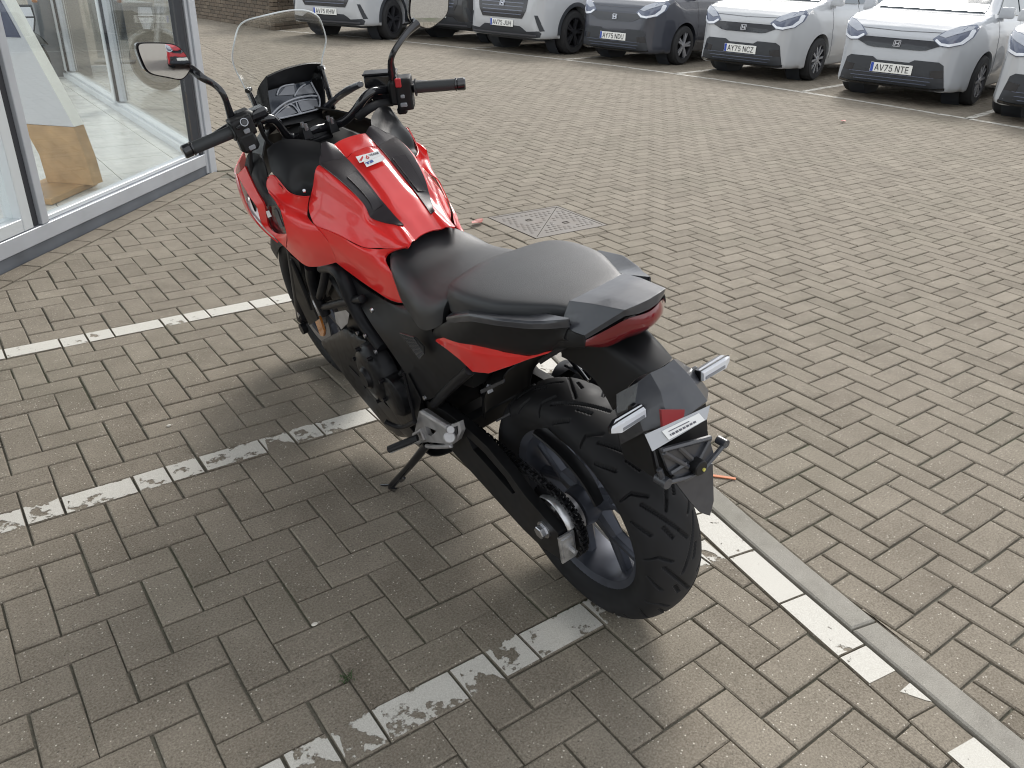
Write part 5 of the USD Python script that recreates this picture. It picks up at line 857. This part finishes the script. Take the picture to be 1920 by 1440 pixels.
# part of a second motorcycle inside
m2 = thing('motorcycle', 'dark motorcycle inside the showroom, half hidden by the display panel', 'motorcycle')
ty = lathe([(.215, -.05), (.255, -.06), (.285, -.045), (.30, 0), (.285, .045), (.255, .06), (.215, .05), (.215, -.05)], (1.02, 6.20, .36), (.5, -.86, 0), 48)
w2 = obj('front_wheel', ty, 'rubber', m2); obj('rim', lathe([(.03, -.03), (.21, -.045), (.218, 0), (.21, .045), (.03, .03), (.03, -.03)], (1.02, 6.20, .36), (.5, -.86, 0), 32), 'wheel_metal', w2)
obj('front_mudguard', panel([[np.array([1.02, 6.20, .36]) + np.array([.86, .5, 0]) * (.335 * math.sin(a)) + np.array([.5, -.86, 0]) * x + np.array([0, 0, .335 * math.cos(a)]) for x in (-.07, 0, .07)] for a in np.linspace(-.9, 1.0, 6)], .004, away=(1.02, 6.2, .36)), 'gloss_black', m2)
for s in (-1, 1): obj('fork_leg', cyl(np.array([1.02, 6.20, .36]) + np.array([.5, -.86, 0]) * s * .09, np.array([.92, 6.15, 1.02]) + np.array([.5, -.86, 0]) * s * .09, .024), 'alu', m2)
hl = obj('headlight', soft(hull([(1.115 + dx, 6.04 + dy, .80 + dz) for dx, dy, dz in ((-.09, 0, -.02), (.09, .03, -.02), (-.08, 0, .12), (.08, .03, .12), (-.03, 0, -.14), (.05, .02, -.14), (-.07, .2, .05), (.07, .2, .05), (0, .2, -.05))]), .03, 6), 'gloss_black', m2)
obj('lens', [plate([(1.045, 6.03, .815), (1.185, 6.055, .815), (1.175, 6.06, .895), (1.055, 6.035, .895)], .012), plate([(1.05, 6.03, .80), (1.185, 6.055, .80), (1.155, 6.05, .69), (1.095, 6.035, .69)], .012)], 'clear_lens', hl, smooth=False)
obj('handlebar', tube([(.70, 6.75, 1.12), (.9, 6.72, 1.06), (1.1, 6.75, 1.06), (1.3, 6.86, 1.14)], .014), 'gloss_black', m2)
obj('body', soft(hull([(1.0 + dx, 7.0 + dy, .8 + dz) for dx, dy, dz in ((-.15, -.3, .1), (.15, -.25, .1), (-.1, .6, .1), (.12, .6, .1), (-.1, .5, -.35), (.1, .5, -.35), (0, -.2, -.2))]), .06, 6), 'gloss_black', m2)
obj('indicator', box(.05, .04, .03, (1.27, 6.4, .93), r=.01), 'amber_lens', m2)
# banner standing outside beyond the side glass
bn = thing('banner', 'tall dark banner with pale vertical lettering beyond the showroom side glass', 'banner')
mat('banner_cloth', (.075, .08, .082), .6); mat('banner_text', (.42, .44, .45), .5)
bu = np.array([.93, -.36, 0]); bn_n = np.array([-.36, -.93, 0]); b0 = np.array([2.32, 9.42, 0])
obj('cloth', plate([b0 + (0, 0, .06), b0 + bu * .42 + (0, 0, .06), b0 + bu * .42 + (0, 0, 2.3), b0 + (0, 0, 2.3)], .02, n=bn_n), 'banner_cloth', bn, smooth=False)
obj('foot', box(.5, .3, .03, b0 + bu * .21 + (0, 0, .015), r=.005, rot=np.stack([bu, -bn_n, [0, 0, 1.0]], 1)), 'dark_metal', bn)
tx = meshkit.text_mesh('HONDA', .125, .004, bold=True)
tx.vertices = np.array(tx.vertices) * (1.15, 1, 1)
RB = np.stack([np.array([0, 0, 1.0]), -bu, bn_n], 1)
obj('lettering', xf(tx, RB, b0 + bu * .235 + bn_n * .0105 + np.array([0, 0, .20])), 'banner_text', bn, smooth=False)

# ---------------------------------------------------------------- brick planter and hedge
M['brick'] = usdkit.material(stage, '/World/Looks/brick', {'o': ('object_info', {}), 'g': ('geometry', {}), 'n': ('noise_texture', {'scale': 14.0, 'detail': 4.0}),
    'r': ('rgb_ramp', {'ramp': [(0.0, (.085, .062, .046)), (.5, (.135, .095, .068)), (1.0, (.19, .145, .105))]}), 'm': ('mix_color', {'fac': .5, 'b': (.10, .085, .06)}), 'p': ('principled_bsdf', {'roughness': .9})},
    [('g.position', 'n.vector'), ('o.random', 'r.fac'), ('r.color', 'm.a'), ('n.fac', 'm.fac'), ('m.result', 'p.base_color')], surface='p.BSDF')
mat('leaf', (.060, .095, .028), .5, vary=(3, .4)); mat('leaf_pale', (.11, .135, .045), .5, vary=(3, .4)); mat('soil', (.05, .04, .03), .95)
wl = thing('brick_wall', 'low dark brick planter wall with a pale mossy top at the far edge of the car park', 'wall')
W0 = np.array([6.62, 13.95]); W1 = np.array([6.02, 18.6]); W2 = np.array([7.75, 14.75])
core = []
for A, B_ in ((W0, W1), (W0, W2)):
    dd = (B_ - A) / np.linalg.norm(B_ - A); L_ = np.linalg.norm(B_ - A); nn = np.array([-dd[1], dd[0]]); inw = nn if (np.array([8, 18]) - A) @ nn > 0 else -nn
    Rw = np.eye(3); Rw[:2, 0] = dd; Rw[:2, 1] = [-dd[1], dd[0]]
    cm = A + dd * (L_ / 2 + .04) + inw * .115
    core.append(box(L_ - .14, .17, .58, (cm[0], cm[1], .29), rot=Rw))
    for r_ in range(8):
        k = 0; s = -.11 if r_ % 2 else 0.0
        while s < L_:
            a, b = max(s, 0.0), min(s + .215, L_)
            if b - a > .04:
                c_ = A + dd * (a + b) / 2 + inw * (.05 + RND.uniform(-.003, .003))
                obj('brick', box(b - a, .10, .065, (c_[0], c_[1], .035 + .075 * r_), r=.004, rot=Rw), 'brick', wl, smooth=False)
            s += .225
    k = 0; s = 0.0
    while s < L_ - .05:
        b = min(s + .45, L_); c_ = A + dd * (s + b) / 2 + inw * .10
        obj('coping', box(b - s - .008, .26, .055, (c_[0], c_[1], .635), r=.008, rot=Rw), 'concrete', wl, smooth=False); s = b
obj('mortar', core, 'mortar', wl, smooth=False)
obj('soil', extrude(Polygon([W0 + (.25, .2), W2 + (0, .2), (8.6, 22), (5.9, 22), W1 + (.2, 0)]).convex_hull, .1, .45), 'soil', wl, smooth=False)
def leaves(n, fn, size, seed):
    r = np.random.default_rng(seed); P0 = np.array([fn(r) for _ in range(n)]); q = Rotation.random(n, random_state=seed).as_matrix(); s = r.uniform(.6, 1.3, n)[:, None, None] * size
    base = np.array([(-.5, 0, 0), (0, .28, .05), (.5, 0, 0), (0, -.28, .05)]); Vv = P0[:, None] + np.einsum('nij,kj->nki', q, base) * s
    Ff = np.array([(0, 2, 1), (0, 3, 2)]); return Vv.reshape(-1, 3), (Ff[None] + 4 * np.arange(n)[:, None, None]).reshape(-1, 3)
hg = thing('hedge', 'leafy green hedge growing in the brick planter', 'hedge')
def hfn(r):
    t = r.uniform(); side = r.uniform() < .6
    p = (W0 + (W1 - W0) * t + np.array([.9, .15]) * r.uniform(.25, 1.0)) if side else (W0 + (W2 - W0) * t + np.array([-.2, .95]) * r.uniform(.3, 1.0))
    lump = .25 * math.sin(t * 9 + side) + .15 * math.sin(t * 23)
    return np.array([p[0], p[1], .62 + r.uniform(0, 1) ** .7 * (.75 + lump)])
obj('foliage', leaves(9000, hfn, .085, 3), 'leaf', hg, smooth=False); obj('foliage', leaves(3500, hfn, .085, 4), 'leaf_pale', hg, smooth=False)
obj('stems', [tube([(W0 + (W1 - W0) * t).tolist() + [.5] + np.array([.5, 0, 0]) * 0 if False else np.array([*(W0 + (W1 - W0) * t + np.array([.5, .1])), .5]), np.array([*(W0 + (W1 - W0) * t + np.array([.52, .2])), 1.1])], .012, n=5, smooth=False) for t in np.linspace(.05, .95, 14)], 'soil', hg, kind='stuff')
# ---------------------------------------------------------------- small things on the ground
mat('leaf_red', (.36, .10, .075), .55, vary=(40, .3)); mat('orange_twig', (.55, .17, .06), .6); mat('grass', (.045, .075, .025), .6); mat('pale_stone', (.7, .66, .58), .7)
def dead_leaf(name, at, L_, w, ang, m, label):
    a = np.linspace(-.5, .5, 9); rows = [[(x * L_, -s * w, .010 + .014 * abs(x) * 2 + .012 * (1 - 4 * x * x) * .3 + .006 * abs(s) / .5) for s in (-.5 * (1 - (2 * x) ** 2), 0, .5 * (1 - (2 * x) ** 2))] for x in np.linspace(-.48, .48, 7)]
    t = xf(panel(rows, .0012, k=3, d=3, away=(0, 0, -1)), Rotation.from_euler('z', ang, degrees=True).as_matrix(), (at[0], at[1], .0)); obj(name, t, m, label=label, cat='leaf')
dead_leaf('fallen_leaf', (2.628, 0.506), .13, .055, 25, 'leaf_red', 'curled reddish fallen leaf on the paving beside the drain cover')
dead_leaf('fallen_leaf', (8.306, 1.753), .11, .05, 10, 'leaf_red', 'small brown fallen leaf on open paving in front of the parked cars')
obj('orange_strip', xf(box(.085, .012, .003, (0, 0, .004), r=.001), Rotation.from_euler('z', -0.823).as_matrix(), (1.756, -2.219, 0)), 'orange_twig', label='thin orange scrap lying on the paving behind the rear wheel', cat='scrap')
blades = []
for k in range(22):
    a = RND.uniform(0, 6.28); l = RND.uniform(.008, .022); b = np.array([0.401 + RND.uniform(-.014, .014), -2.295 + RND.uniform(-.010, .010), -.006]); d_ = np.array([math.cos(a), math.sin(a), 0]); e_ = np.array([-d_[1], d_[0], 0]) * .0014
    blades.append(trimesh.Trimesh([b - e_, b + e_, b + d_ * l * .5 + (0, 0, l * .7) + e_ * .8, b + d_ * l * .5 + (0, 0, l * .7) - e_ * .8, b + d_ * l + (0, 0, l * .6)], [(0, 1, 2), (0, 2, 3), (3, 2, 4)], process=False))
obj('grass_tuft', blades, 'grass', label='small green grass tuft growing in a paving joint near the front', cat='grass', smooth=False)
for (px, py), lab in zip([(0.380, -0.955), (0.407, -2.099), (1.048, -1.436)], ('pale pebble on the paving between the two left hand painted lines', 'pale pebble on the paving near the grass tuft', 'pale pebble on the paving beside the foot peg')):
    s = trimesh.creation.icosphere(1, .007); s.vertices *= (1.2, .8, .5); s.apply_translation((px, py, .003)); obj('pebble', s, 'pale_stone', label=lab, cat='pebble', group='pale pebbles on the paving')

# ---------------------------------------------------------------- cars
mat('white_paint', (.43, .44, .45), .28, coat=1.0); mat('pearl_paint', (.40, .415, .435), .3, coat=1.0); mat('black_paint', (.012, .013, .015), .25, coat=1.0); mat('grey_paint', (.034, .037, .047), .30, metal=.2, coat=1.0)
mat('red_car_paint', (.42, .012, .02), .28, coat=1.0)
mat('car_black', (.030, .033, .038), .45); mat('car_gloss', (.012, .013, .016), .15, coat=.7); mat('car_glass', (.035, .045, .050), .06, spec=.8, coat=.5); mat('lamp_inner', (.10, .115, .16), .12, coat=1.0)
mat('lamp_top', (.36, .38, .42), .12, coat=1.0); mat('drl', (.80, .83, .88), .12, coat=.8); mat('plate_white', (.78, .78, .74), .4); mat('plate_ink', (.02, .02, .022), .5); mat('plate_blue', (.03, .07, .35), .4); mat('tyre_black', (.02, .02, .021), .8)
mat('alloy', (.52, .53, .56), .3, metal=.8); mat('alloy_dark', (.03, .03, .034), .3, metal=.4); mat('seam', (.10, .10, .11), .6)
def car_shell(side, plan, front, ref=.07, it=10):
    S = Polygon(side); Pn = Polygon([(x, d) for d, x in plan] + [(-x, d) for d, x in plan[::-1]]); Fr = Polygon([(x, z) for x, z in front] + [(-x, z) for x, z in front[::-1]])
    a = tm(extrude(S, 2.4, -1.2)); a.vertices = np.stack([np.array(a.vertices)[:, 2], -np.array(a.vertices)[:, 0], np.array(a.vertices)[:, 1]], 1); a.fix_normals()
    b = tm(extrude(Pn, 2.4, -.1)); b.vertices = np.array(b.vertices) * (1, -1, 1); b.fix_normals()
    c_ = tm(extrude(Fr, 6.4, -.4)); c_.vertices = np.stack([np.array(c_.vertices)[:, 0], -np.array(c_.vertices)[:, 2], np.array(c_.vertices)[:, 1]], 1); c_.fix_normals()
    m_ = (man(a) ^ man(b)) ^ man(c_)
    m_ = m_.refine_to_length(ref); t = tm(m_); t = trimesh.Trimesh(t.vertices, t.faces, process=True)
    trimesh.smoothing.filter_taubin(t, lamb=.5, nu=.515, iterations=it); return t
def decal(shell, poly, eps, axis='y', step=.035, sgn=1, depth=.02):
    """a thin moulded piece that follows the shell: poly seen along an axis (front: x,z; side: distance behind the nose,z)"""
    out = []
    for g in getattr(poly, 'geoms', [poly]):
        g = g.segmentize(step); b = g.bounds
        xs, ys = np.meshgrid(np.arange(b[0] + step / 2, b[2], step), np.arange(b[1] + step / 2, b[3], step)); gi = g.buffer(-step * .35)
        inn = np.stack([xs.ravel(), ys.ravel()], 1); inn = inn[shapely.contains_xy(gi, inn[:, 0], inn[:, 1])] if not gi.is_empty else np.zeros((0, 2))
        ring = np.array(g.exterior.coords)[:-1]; pts = np.vstack([ring, inn] + [np.array(h.coords)[:-1] for h in g.interiors]); tri = Delaunay(pts).simplices
        cc = pts[tri].mean(1); tri = tri[shapely.contains_xy(g, cc[:, 0], cc[:, 1])]
        if axis == 'y': O_ = np.stack([pts[:, 0], np.full(len(pts), 3.0), pts[:, 1]], 1); D_ = np.tile([0, -1.0, 0], (len(pts), 1))
        else: O_ = np.stack([np.full(len(pts), sgn * 3.0), -pts[:, 0], pts[:, 1]], 1); D_ = np.tile([-sgn * 1.0, 0, 0], (len(pts), 1))
        loc, ir, it = shell.ray.intersects_location(O_, D_, multiple_hits=False)
        q = np.full((len(pts), 3), np.nan); q[ir] = loc; nr = np.zeros((len(pts), 3)); nr[ir] = shell.face_normals[it]
        ok = ~np.isnan(q[tri]).any((1, 2)); tri = tri[ok]
        if not len(tri): continue
        q = np.nan_to_num(q); up = q + nr * eps; dn = q - nr * depth
        e = np.sort(np.concatenate([tri[:, [0, 1]], tri[:, [1, 2]], tri[:, [2, 0]]]), 1); ue, ct = np.unique(e, axis=0, return_counts=True); be = ue[ct == 1]; n_ = len(pts)
        F_ = np.vstack([tri, np.stack([be[:, 0], be[:, 1], be[:, 1] + n_], 1), np.stack([be[:, 0], be[:, 1] + n_, be[:, 0] + n_], 1)])
        t = trimesh.Trimesh(np.vstack([up, dn]), F_, process=False); nn = t.face_normals[:len(tri)]; fl = (nn * nr[tri[:, 0]]).sum(1) < 0
        F_[:len(tri)][fl] = F_[:len(tri)][fl][:, ::-1]; out.append(trimesh.Trimesh(np.vstack([up, dn]), F_, process=False))
    return trimesh.util.concatenate(out)
def sym(pts): return unary_union([Polygon(pts), Polygon([(-x, z) for x, z in pts])])
def car_wheel(r, w, spokes, style):
    ty = lathe([(r * .68, -w / 2), (r * .90, -w / 2), (r * .985, -w * .36), (r, -w * .2), (r, w * .2), (r * .985, w * .36), (r * .90, w / 2), (r * .68, w / 2), (r * .66, 0), (r * .68, -w / 2)], (0, 0, 0), (1, 0, 0), 40)
    rim = lathe([(r * .70, w * .50), (r * .685, w * .47), (r * .63, w * .30), (r * .60, -w * .3), (0, -w * .25), (0, -w * .2), (r * .58, -w * .2), (r * .61, w * .30), (r * .66, w * .50), (r * .70, w * .50)], (0, 0, 0), (1, 0, 0), 40)
    sp = []
    for k in range(spokes):
        a = 2 * np.pi * k / spokes + .2
        for da in ((-.13, .13) if style == 2 else (0,)):
            def sec(rr, ang, wd, x0, x1): e = np.array([0, np.sin(ang), np.cos(ang)]); f = np.array([0, np.cos(ang), -np.sin(ang)]); return [e * rr + f * s * wd + np.array([x, 0, 0]) for s in (-1, 1) for x in (x0, x1)]
            sp.append(hull(sec(r * .12, a + da * 1.5, r * .045, w * .25, w * .44) + sec(r * .66, a + da, r * .05, w * .3, w * .46)))
    sp.append(lathe([(0, w * .20), (r * .17, w * .25), (r * .15, w * .46), (0, w * .47)], (0, 0, 0), (1, 0, 0), 20))
    return ty, rim, sp
KIND = {}
def prep(kind):
    if kind == 'hatch':
        side = [(.10, .19), (.02, .27), (0, .36), (.0, .52), (.01, .66), (.03, .79), (.08, .885), (.20, .955), (.58, 1.02), (.88, 1.06), (1.02, 1.10), (1.80, 1.475), (2.3, 1.53), (3.3, 1.50), (3.78, 1.38), (3.98, 1.0), (4.04, .75), (4.0, .3), (3.9, .2)]
        plan = [(-.05, .44), (.0, .52), (.05, .63), (.13, .71), (.30, .775), (.55, .815), (.9, .845), (2.5, .845), (3.6, .82), (4.0, .70), (4.2, .6)]
        fr = [(.74, .1), (.80, .22), (.84, .40), (.845, .60), (.83, .84), (.80, .97), (.775, 1.02), (.58, 1.48), (.50, 1.60)]
        wr, ww, xw, d0, d1, L = .302, .19, .75, .86, 3.39, 4.04
    else:
        side = [(.10, .27), (.03, .36), (.0, .48), (.0, .68), (.015, .90), (.06, 1.0), (.18, 1.055), (.9, 1.13), (1.05, 1.18), (1.85, 1.60), (2.4, 1.68), (3.7, 1.64), (4.35, 1.35), (4.62, 1.0), (4.66, .6), (4.55, .3), (4.4, .25)]
        plan = [(-.05, .56), (.0, .63), (.05, .73), (.14, .82), (.32, .875), (.6, .91), (1.0, .932), (3.0, .932), (4.2, .90), (4.6, .76), (4.8, .6)]
        fr = [(.84, .1), (.90, .30), (.93, .50), (.93, .70), (.91, .92), (.88, 1.08), (.84, 1.14), (.66, 1.58), (.56, 1.75)]
        wr, ww, xw, d0, d1, L = .362, .235, .80, .93, 3.63, 4.66
    sh_ = car_shell(side, plan, fr)
    arch = []
    for d_ in (d0, d1):
        for s in (-1, 1): arch.append(man(cyl((s * (xw - .26), -d_, wr), (s * 1.3, -d_, wr), wr * 1.16, n=40)))
    body = man(trimesh.Trimesh(sh_.vertices, sh_.faces, process=True))
    for a in arch: body = body - a
    K = dict(shell=sh_, body=tm(body), wr=wr, ww=ww, xw=xw, d=(d0, d1), L=L)
    K['liner'] = [cyl((s * (xw - .25), -d_, wr), (s * (xw + .02), -d_, wr), wr * 1.155, n=40) for d_ in (d0, d1) for s in (-1, 1)]
    K['liner'] = [lathe([(0, 0), (wr * 1.155, 0), (wr * 1.155, .22), (wr * 1.14, .22), (wr * 1.14, .012), (0, .012), (0, 0)], (s * (xw - .25), -d_, wr), (s, 0, 0), 40) for d_ in (d0, d1) for s in (-1, 1)]
    D = []   # (name, mesh, material)
    R_ = lambda p, eps, **k: decal(sh_, p, eps, **k)
    if kind == 'hatch':
        D += [('windscreen', R_(Polygon([(-.66, 1.075), (.66, 1.075), (.54, 1.42), (-.54, 1.42)]), .016, step=.06), 'car_glass'),
              ('grille', R_(unary_union([Polygon([(-.58, .80), (-.46, .765), (.46, .765), (.58, .80), (.56, .735), (.36, .655), (.28, .645), (-.28, .645), (-.36, .655), (-.56, .735)])]), .006), 'car_gloss'),
              ('lower_grille', R_(sym([(0, .50), (.20, .50), (.26, .535), (.545, .535), (.60, .50), (.655, .245), (.50, .225), (0, .225)]).buffer(.001), .006), 'car_black'),
              ('lower_bar', R_(unary_union([sbox(-.50, .30, .50, .308), sbox(-.53, .345, .53, .352), sbox(-.46, .262, .46, .268)]), .009, step=.08), 'lamp_inner'),
              ('bumper_lip', R_(sym([(0, .225), (.50, .225), (.66, .245), (.66, .215), (.5, .20), (0, .20)]).buffer(.001), .012), 'car_gloss'),
              ('bonnet_seam', R_(Polygon([(-.62, .862), (0, .845), (.62, .862), (.62, .869), (0, .852), (-.62, .869)]), .002, step=.05), 'seam')]
        for s in (-1, 1):
            pl = [(.40, .785), (.50, .875), (.64, .935), (.765, .965), (.79, .93), (.775, .83), (.72, .745), (.60, .705), (.50, .715)]
            D.append(('headlight', R_(Polygon([(s * x, z) for x, z in pl]), .008, step=.03), 'lamp_inner'))
            dr = LineString([(s * .45, .775), (s * .51, .737), (s * .60, .730), (s * .705, .765), (s * .75, .835), (s * .762, .90)]).buffer(.014)
            D.append(('running_light', R_(dr, .013, step=.02), 'drl'))
            D.append(('headlight_top', R_(Polygon([(s * x, z) for x, z in [(.46, .825), (.53, .885), (.65, .930), (.76, .950), (.755, .915), (.64, .855), (.54, .81)]]), .012, step=.03), 'lamp_top'))
            D.append(('side_window', R_(Polygon([(1.15, 1.06), (2.10, 1.04), (2.10, 1.42), (1.75, 1.41)]), .014, axis='x', sgn=s, step=.07), 'car_glass'))
            D.append(('side_window', R_(Polygon([(2.16, 1.04), (3.1, 1.05), (3.2, 1.30), (3.0, 1.42), (2.16, 1.43)]), .014, axis='x', sgn=s, step=.07), 'car_glass'))
            D.append(('door_seam', R_(LineString([(1.28, .30), (1.22, .60), (1.16, 1.04)]).buffer(.004), .002, axis='x', sgn=s, step=.06), 'seam')); D.append(('door_seam', R_(LineString([(2.13, .30), (2.13, 1.04)]).buffer(.004), .002, axis='x', sgn=s, step=.06), 'seam'))
            D.append(('fog_vent', R_(Polygon([(s * x, z) for x, z in [(.47, .43), (.60, .45), (.625, .36), (.49, .35)]]), .009, step=.03), 'car_gloss'))
        K['logo'] = (.705, .075); K['plate_z'] = .415; K['mirror'] = (1.12, 1.08, .90)
    else:
        D += [('windscreen', R_(Polygon([(-.70, 1.19), (.70, 1.19), (.60, 1.55), (-.60, 1.55)]), .016, step=.06), 'car_glass'),
              ('grille', R_(Polygon([(-.57, .955), (.57, .955), (.53, .70), (.45, .575), (-.45, .575), (-.53, .70)]), .006), 'car_gloss'),
              ('lower_grille', R_(sym([(0, .455), (.40, .455), (.46, .425), (.54, .375), (.76, .395), (.80, .36), (.78, .30), (.6, .28), (0, .28)]).buffer(.001), .006), 'car_black'),
              ('bumper_lip', R_(sym([(0, .33), (.72, .335), (.72, .318), (0, .31)]).buffer(.001), .012), 'seam'),
              ('bonnet_seam', R_(Polygon([(-.72, 1.02), (0, 1.008), (.72, 1.02), (.72, 1.028), (0, 1.016), (-.72, 1.028)]), .002, step=.05), 'seam')]
        for k in range(5):
            z = .63 + .06 * k; D.append(('grille_bar', R_(sbox(-.43 - .015 * k, z, .43 + .015 * k, z + .012), .012, step=.06), 'lamp_inner'))
        for s in (-1, 1):
            D.append(('headlight', R_(Polygon([(s * x, z) for x, z in [(.585, .99), (.60, .94), (.84, .925), (.89, .95), (.88, 1.005), (.70, 1.015)]]), .008, step=.03), 'lamp_inner'))
            D.append(('running_light', R_(LineString([(s * .61, .95), (s * .83, .937), (s * .87, .96)]).buffer(.012), .013, step=.02), 'drl'))
            D.append(('air_curtain', R_(Polygon([(s * x, z) for x, z in [(.69, .64), (.74, .64), (.83, .40), (.775, .39)]]), .006, step=.03), 'car_black'))
            D.append(('side_window', R_(Polygon([(1.25, 1.18), (2.3, 1.16), (2.3, 1.54), (1.85, 1.53)]), .014, axis='x', sgn=s, step=.07), 'car_glass'))
            D.append(('side_window', R_(Polygon([(2.36, 1.16), (3.5, 1.18), (3.6, 1.42), (3.4, 1.53), (2.36, 1.55)]), .014, axis='x', sgn=s, step=.07), 'car_glass'))
            D.append(('sill_cladding', R_(Polygon([(1.38, .30), (3.2, .30), (3.16, .44), (1.40, .46)]), .008, axis='x', sgn=s, step=.09), 'car_black'))
            for d_ in (d0, d1):
                ring = Point(d_, wr).buffer(wr * 1.16 + .065).difference(Point(d_, wr).buffer(wr * 1.165)).intersection(sbox(0.15, .33, 5, 2))
                D.append(('arch_cladding', R_(ring, .010, axis='x', sgn=s, step=.05, depth=.03), 'car_black'))
        K['logo'] = (.80, .085); K['plate_z'] = .49; K['mirror'] = (1.2, 1.2, 1.0)
    K['D'] = D
    q, _, _ = sh_.ray.intersects_location([[0, 3, K['plate_z']], [0, 3, K['logo'][0]]], [[0, -1, 0]] * 2, multiple_hits=False), None, None
    ys = q[0][:, 1] if len(q[0]) == 2 else [0, 0]; K['py'] = float(max(ys)); K['ly'] = float(min(ys)) if K['plate_z'] < K['logo'][0] else float(max(ys))
    KIND[kind] = K
prep('hatch'); prep('suv')
def hlogo(h):
    a = sbox(-h * .58, -h * .5, h * .58, h * .5).buffer(-h * .12).buffer(h * .12); ringp = a.difference(a.buffer(-h * .085))
    H = unary_union([Polygon([(-h * .34, -h * .34), (-h * .20, -h * .34), (-h * .22, h * .34), (-h * .36, h * .34)]), Polygon([(h * .34, -h * .34), (h * .20, -h * .34), (h * .22, h * .34), (h * .36, h * .34)]), sbox(-h * .25, -h * .07, h * .25, h * .07)])
    t = extrude(ringp, .012); u2 = cat(*[extrude(g, .012) for g in getattr(H, 'geoms', [H])])
    return t, u2
def make_car(kind, paint, reg, pos_, back_az, label, wheel_style=(10, 1, 'alloy'), group='cars parked nose out along the far bays', name='parked_car'):
    K = KIND[kind]; c = thing(name, label, 'car', group, loc=(pos_[0], pos_[1], 0), rotz=back_az + 90)
    bdy = obj('body', K['body'], paint, c, smooth=32)
    for n_, m_, mt in K['D']: obj(n_, m_, mt, c, smooth=40)
    obj('wheel_liner', K['liner'], 'car_black', c, kind='stuff')
    for i, d_ in enumerate(K['d']):
        for s in (-1, 1):
            ty, rim, sp = car_wheel(K['wr'], K['ww'], wheel_style[0], wheel_style[1]); Rm = np.diag([s, s, 1.0]); at = (s * K['xw'], -d_, K['wr'])
            w_ = obj('wheel', xf(ty, Rm, at), 'tyre_black', c); obj('rim', xf(rim, Rm, at), 'alloy_dark', w_); obj('spokes', [xf(x, Rm, at) for x in sp], wheel_style[2], w_, smooth=False)
    obj('underbody', box(1.3, K['L'] - .8, .12, (0, -K['L'] / 2, .27)), 'car_black', c, smooth=False)
    for s in (-1, 1):
        d_, z_, x_ = K['mirror']; obj('door_mirror', [soft(hull([(s * (x_ - .12), -d_ + .06, z_ - .06), (s * (x_ + .06), -d_ + .03, z_ - .06), (s * (x_ - .12), -d_ + .05, z_ + .08), (s * (x_ + .05), -d_ + .02, z_ + .08), (s * (x_ - .1), -d_ - .08, z_ - .04), (s * (x_ + .05), -d_ - .08, z_ - .04), (s * (x_ + .04), -d_ - .08, z_ + .07), (s * (x_ - .1), -d_ - .08, z_ + .07)]), .04, 5), box(.16, .05, .04, (s * (x_ - .14), -d_, z_ - .07))], paint if kind == 'hatch' else 'car_gloss', c)
    # emblem, plate
    RF = np.stack([[-1, 0, 0], [0, 0, 1], [0, 1, 0]], 1).astype(float)
    lz, lh = K['logo']; a, b = hlogo(lh); tl = Rotation.from_euler('x', 14, degrees=True).as_matrix()
    obj('emblem', [xf(a, tl @ RF, (0, K['ly'] + .010, lz)), xf(b, tl @ RF, (0, K['ly'] + .010, lz))], 'chrome', c, smooth=False)
    pz, py = K['plate_z'], K['py'] + .012
    p_ = obj('number_plate', box(.52, .008, .111, (0, py, pz), r=.002), 'plate_white', c, smooth=False)
    if not reg: return c
    tx_ = meshkit.text_mesh(reg, .074, .003); w_ = tx_.bounds[1][0]; sc = .425 / w_; tx_.vertices = np.array(tx_.vertices) * (sc, 1, 1)
    obj('registration', xf(tx_, RF, (.205, py + .004, pz - .037)), 'plate_ink', p_, smooth=False)
    obj('blue_band', box(.036, .004, .105, (.238, py + .003, pz)), 'plate_blue', p_, smooth=False)
    return c
make_car('hatch', 'pearl_paint', 'AV75 NTE', (10.22, 2.45), 11.0, 'pearl white hatchback with number plate AV75 NTE and bright multi-spoke wheels')
make_car('hatch', 'white_paint', 'AY75 NCZ', (10.28, 4.93), 11.0, 'white hatchback with number plate AY75 NCZ')
make_car('hatch', 'grey_paint', 'AY75 NDU', (9.75, 7.15), 11.0, 'dark grey hatchback with number plate AY75 NDU', (5, 2, 'alloy'))
make_car('suv', 'white_paint', 'AV75 JUH', (8.85, 9.05), 14.0, 'white SUV with number plate AV75 JUH, black wheel arches and black wheels', (5, 2, 'alloy_dark'))
make_car('suv', 'black_paint', 'AV75 KHX', (8.75, 11.1), 18.0, 'black SUV half hidden behind the right mirror of the motorcycle', (5, 2, 'alloy_dark'))
make_car('suv', 'white_paint', 'AV75 KHW', (6.85, 11.95), 30.0, 'white SUV with number plate AV75 KHW next to the brick planter', (5, 2, 'alloy_dark'))
make_car('hatch', 'white_paint', 'AY75 NCE', (10.20, .36), 11.0, 'white hatchback cut off by the right edge of the picture', (10, 1, 'alloy'))
make_car('hatch', 'red_car_paint', '', (5.6, -6.6), -42.0, 'red hatchback parked behind the photographer, reflected in the left mirror', (10, 1, 'alloy'), 'cars parked behind the motorcycle')
make_car('hatch', 'grey_paint', '', (3.6, -8.6), -60.0, 'dark grey hatchback parked behind the photographer beside the red one', (10, 1, 'alloy'), 'cars parked behind the motorcycle')
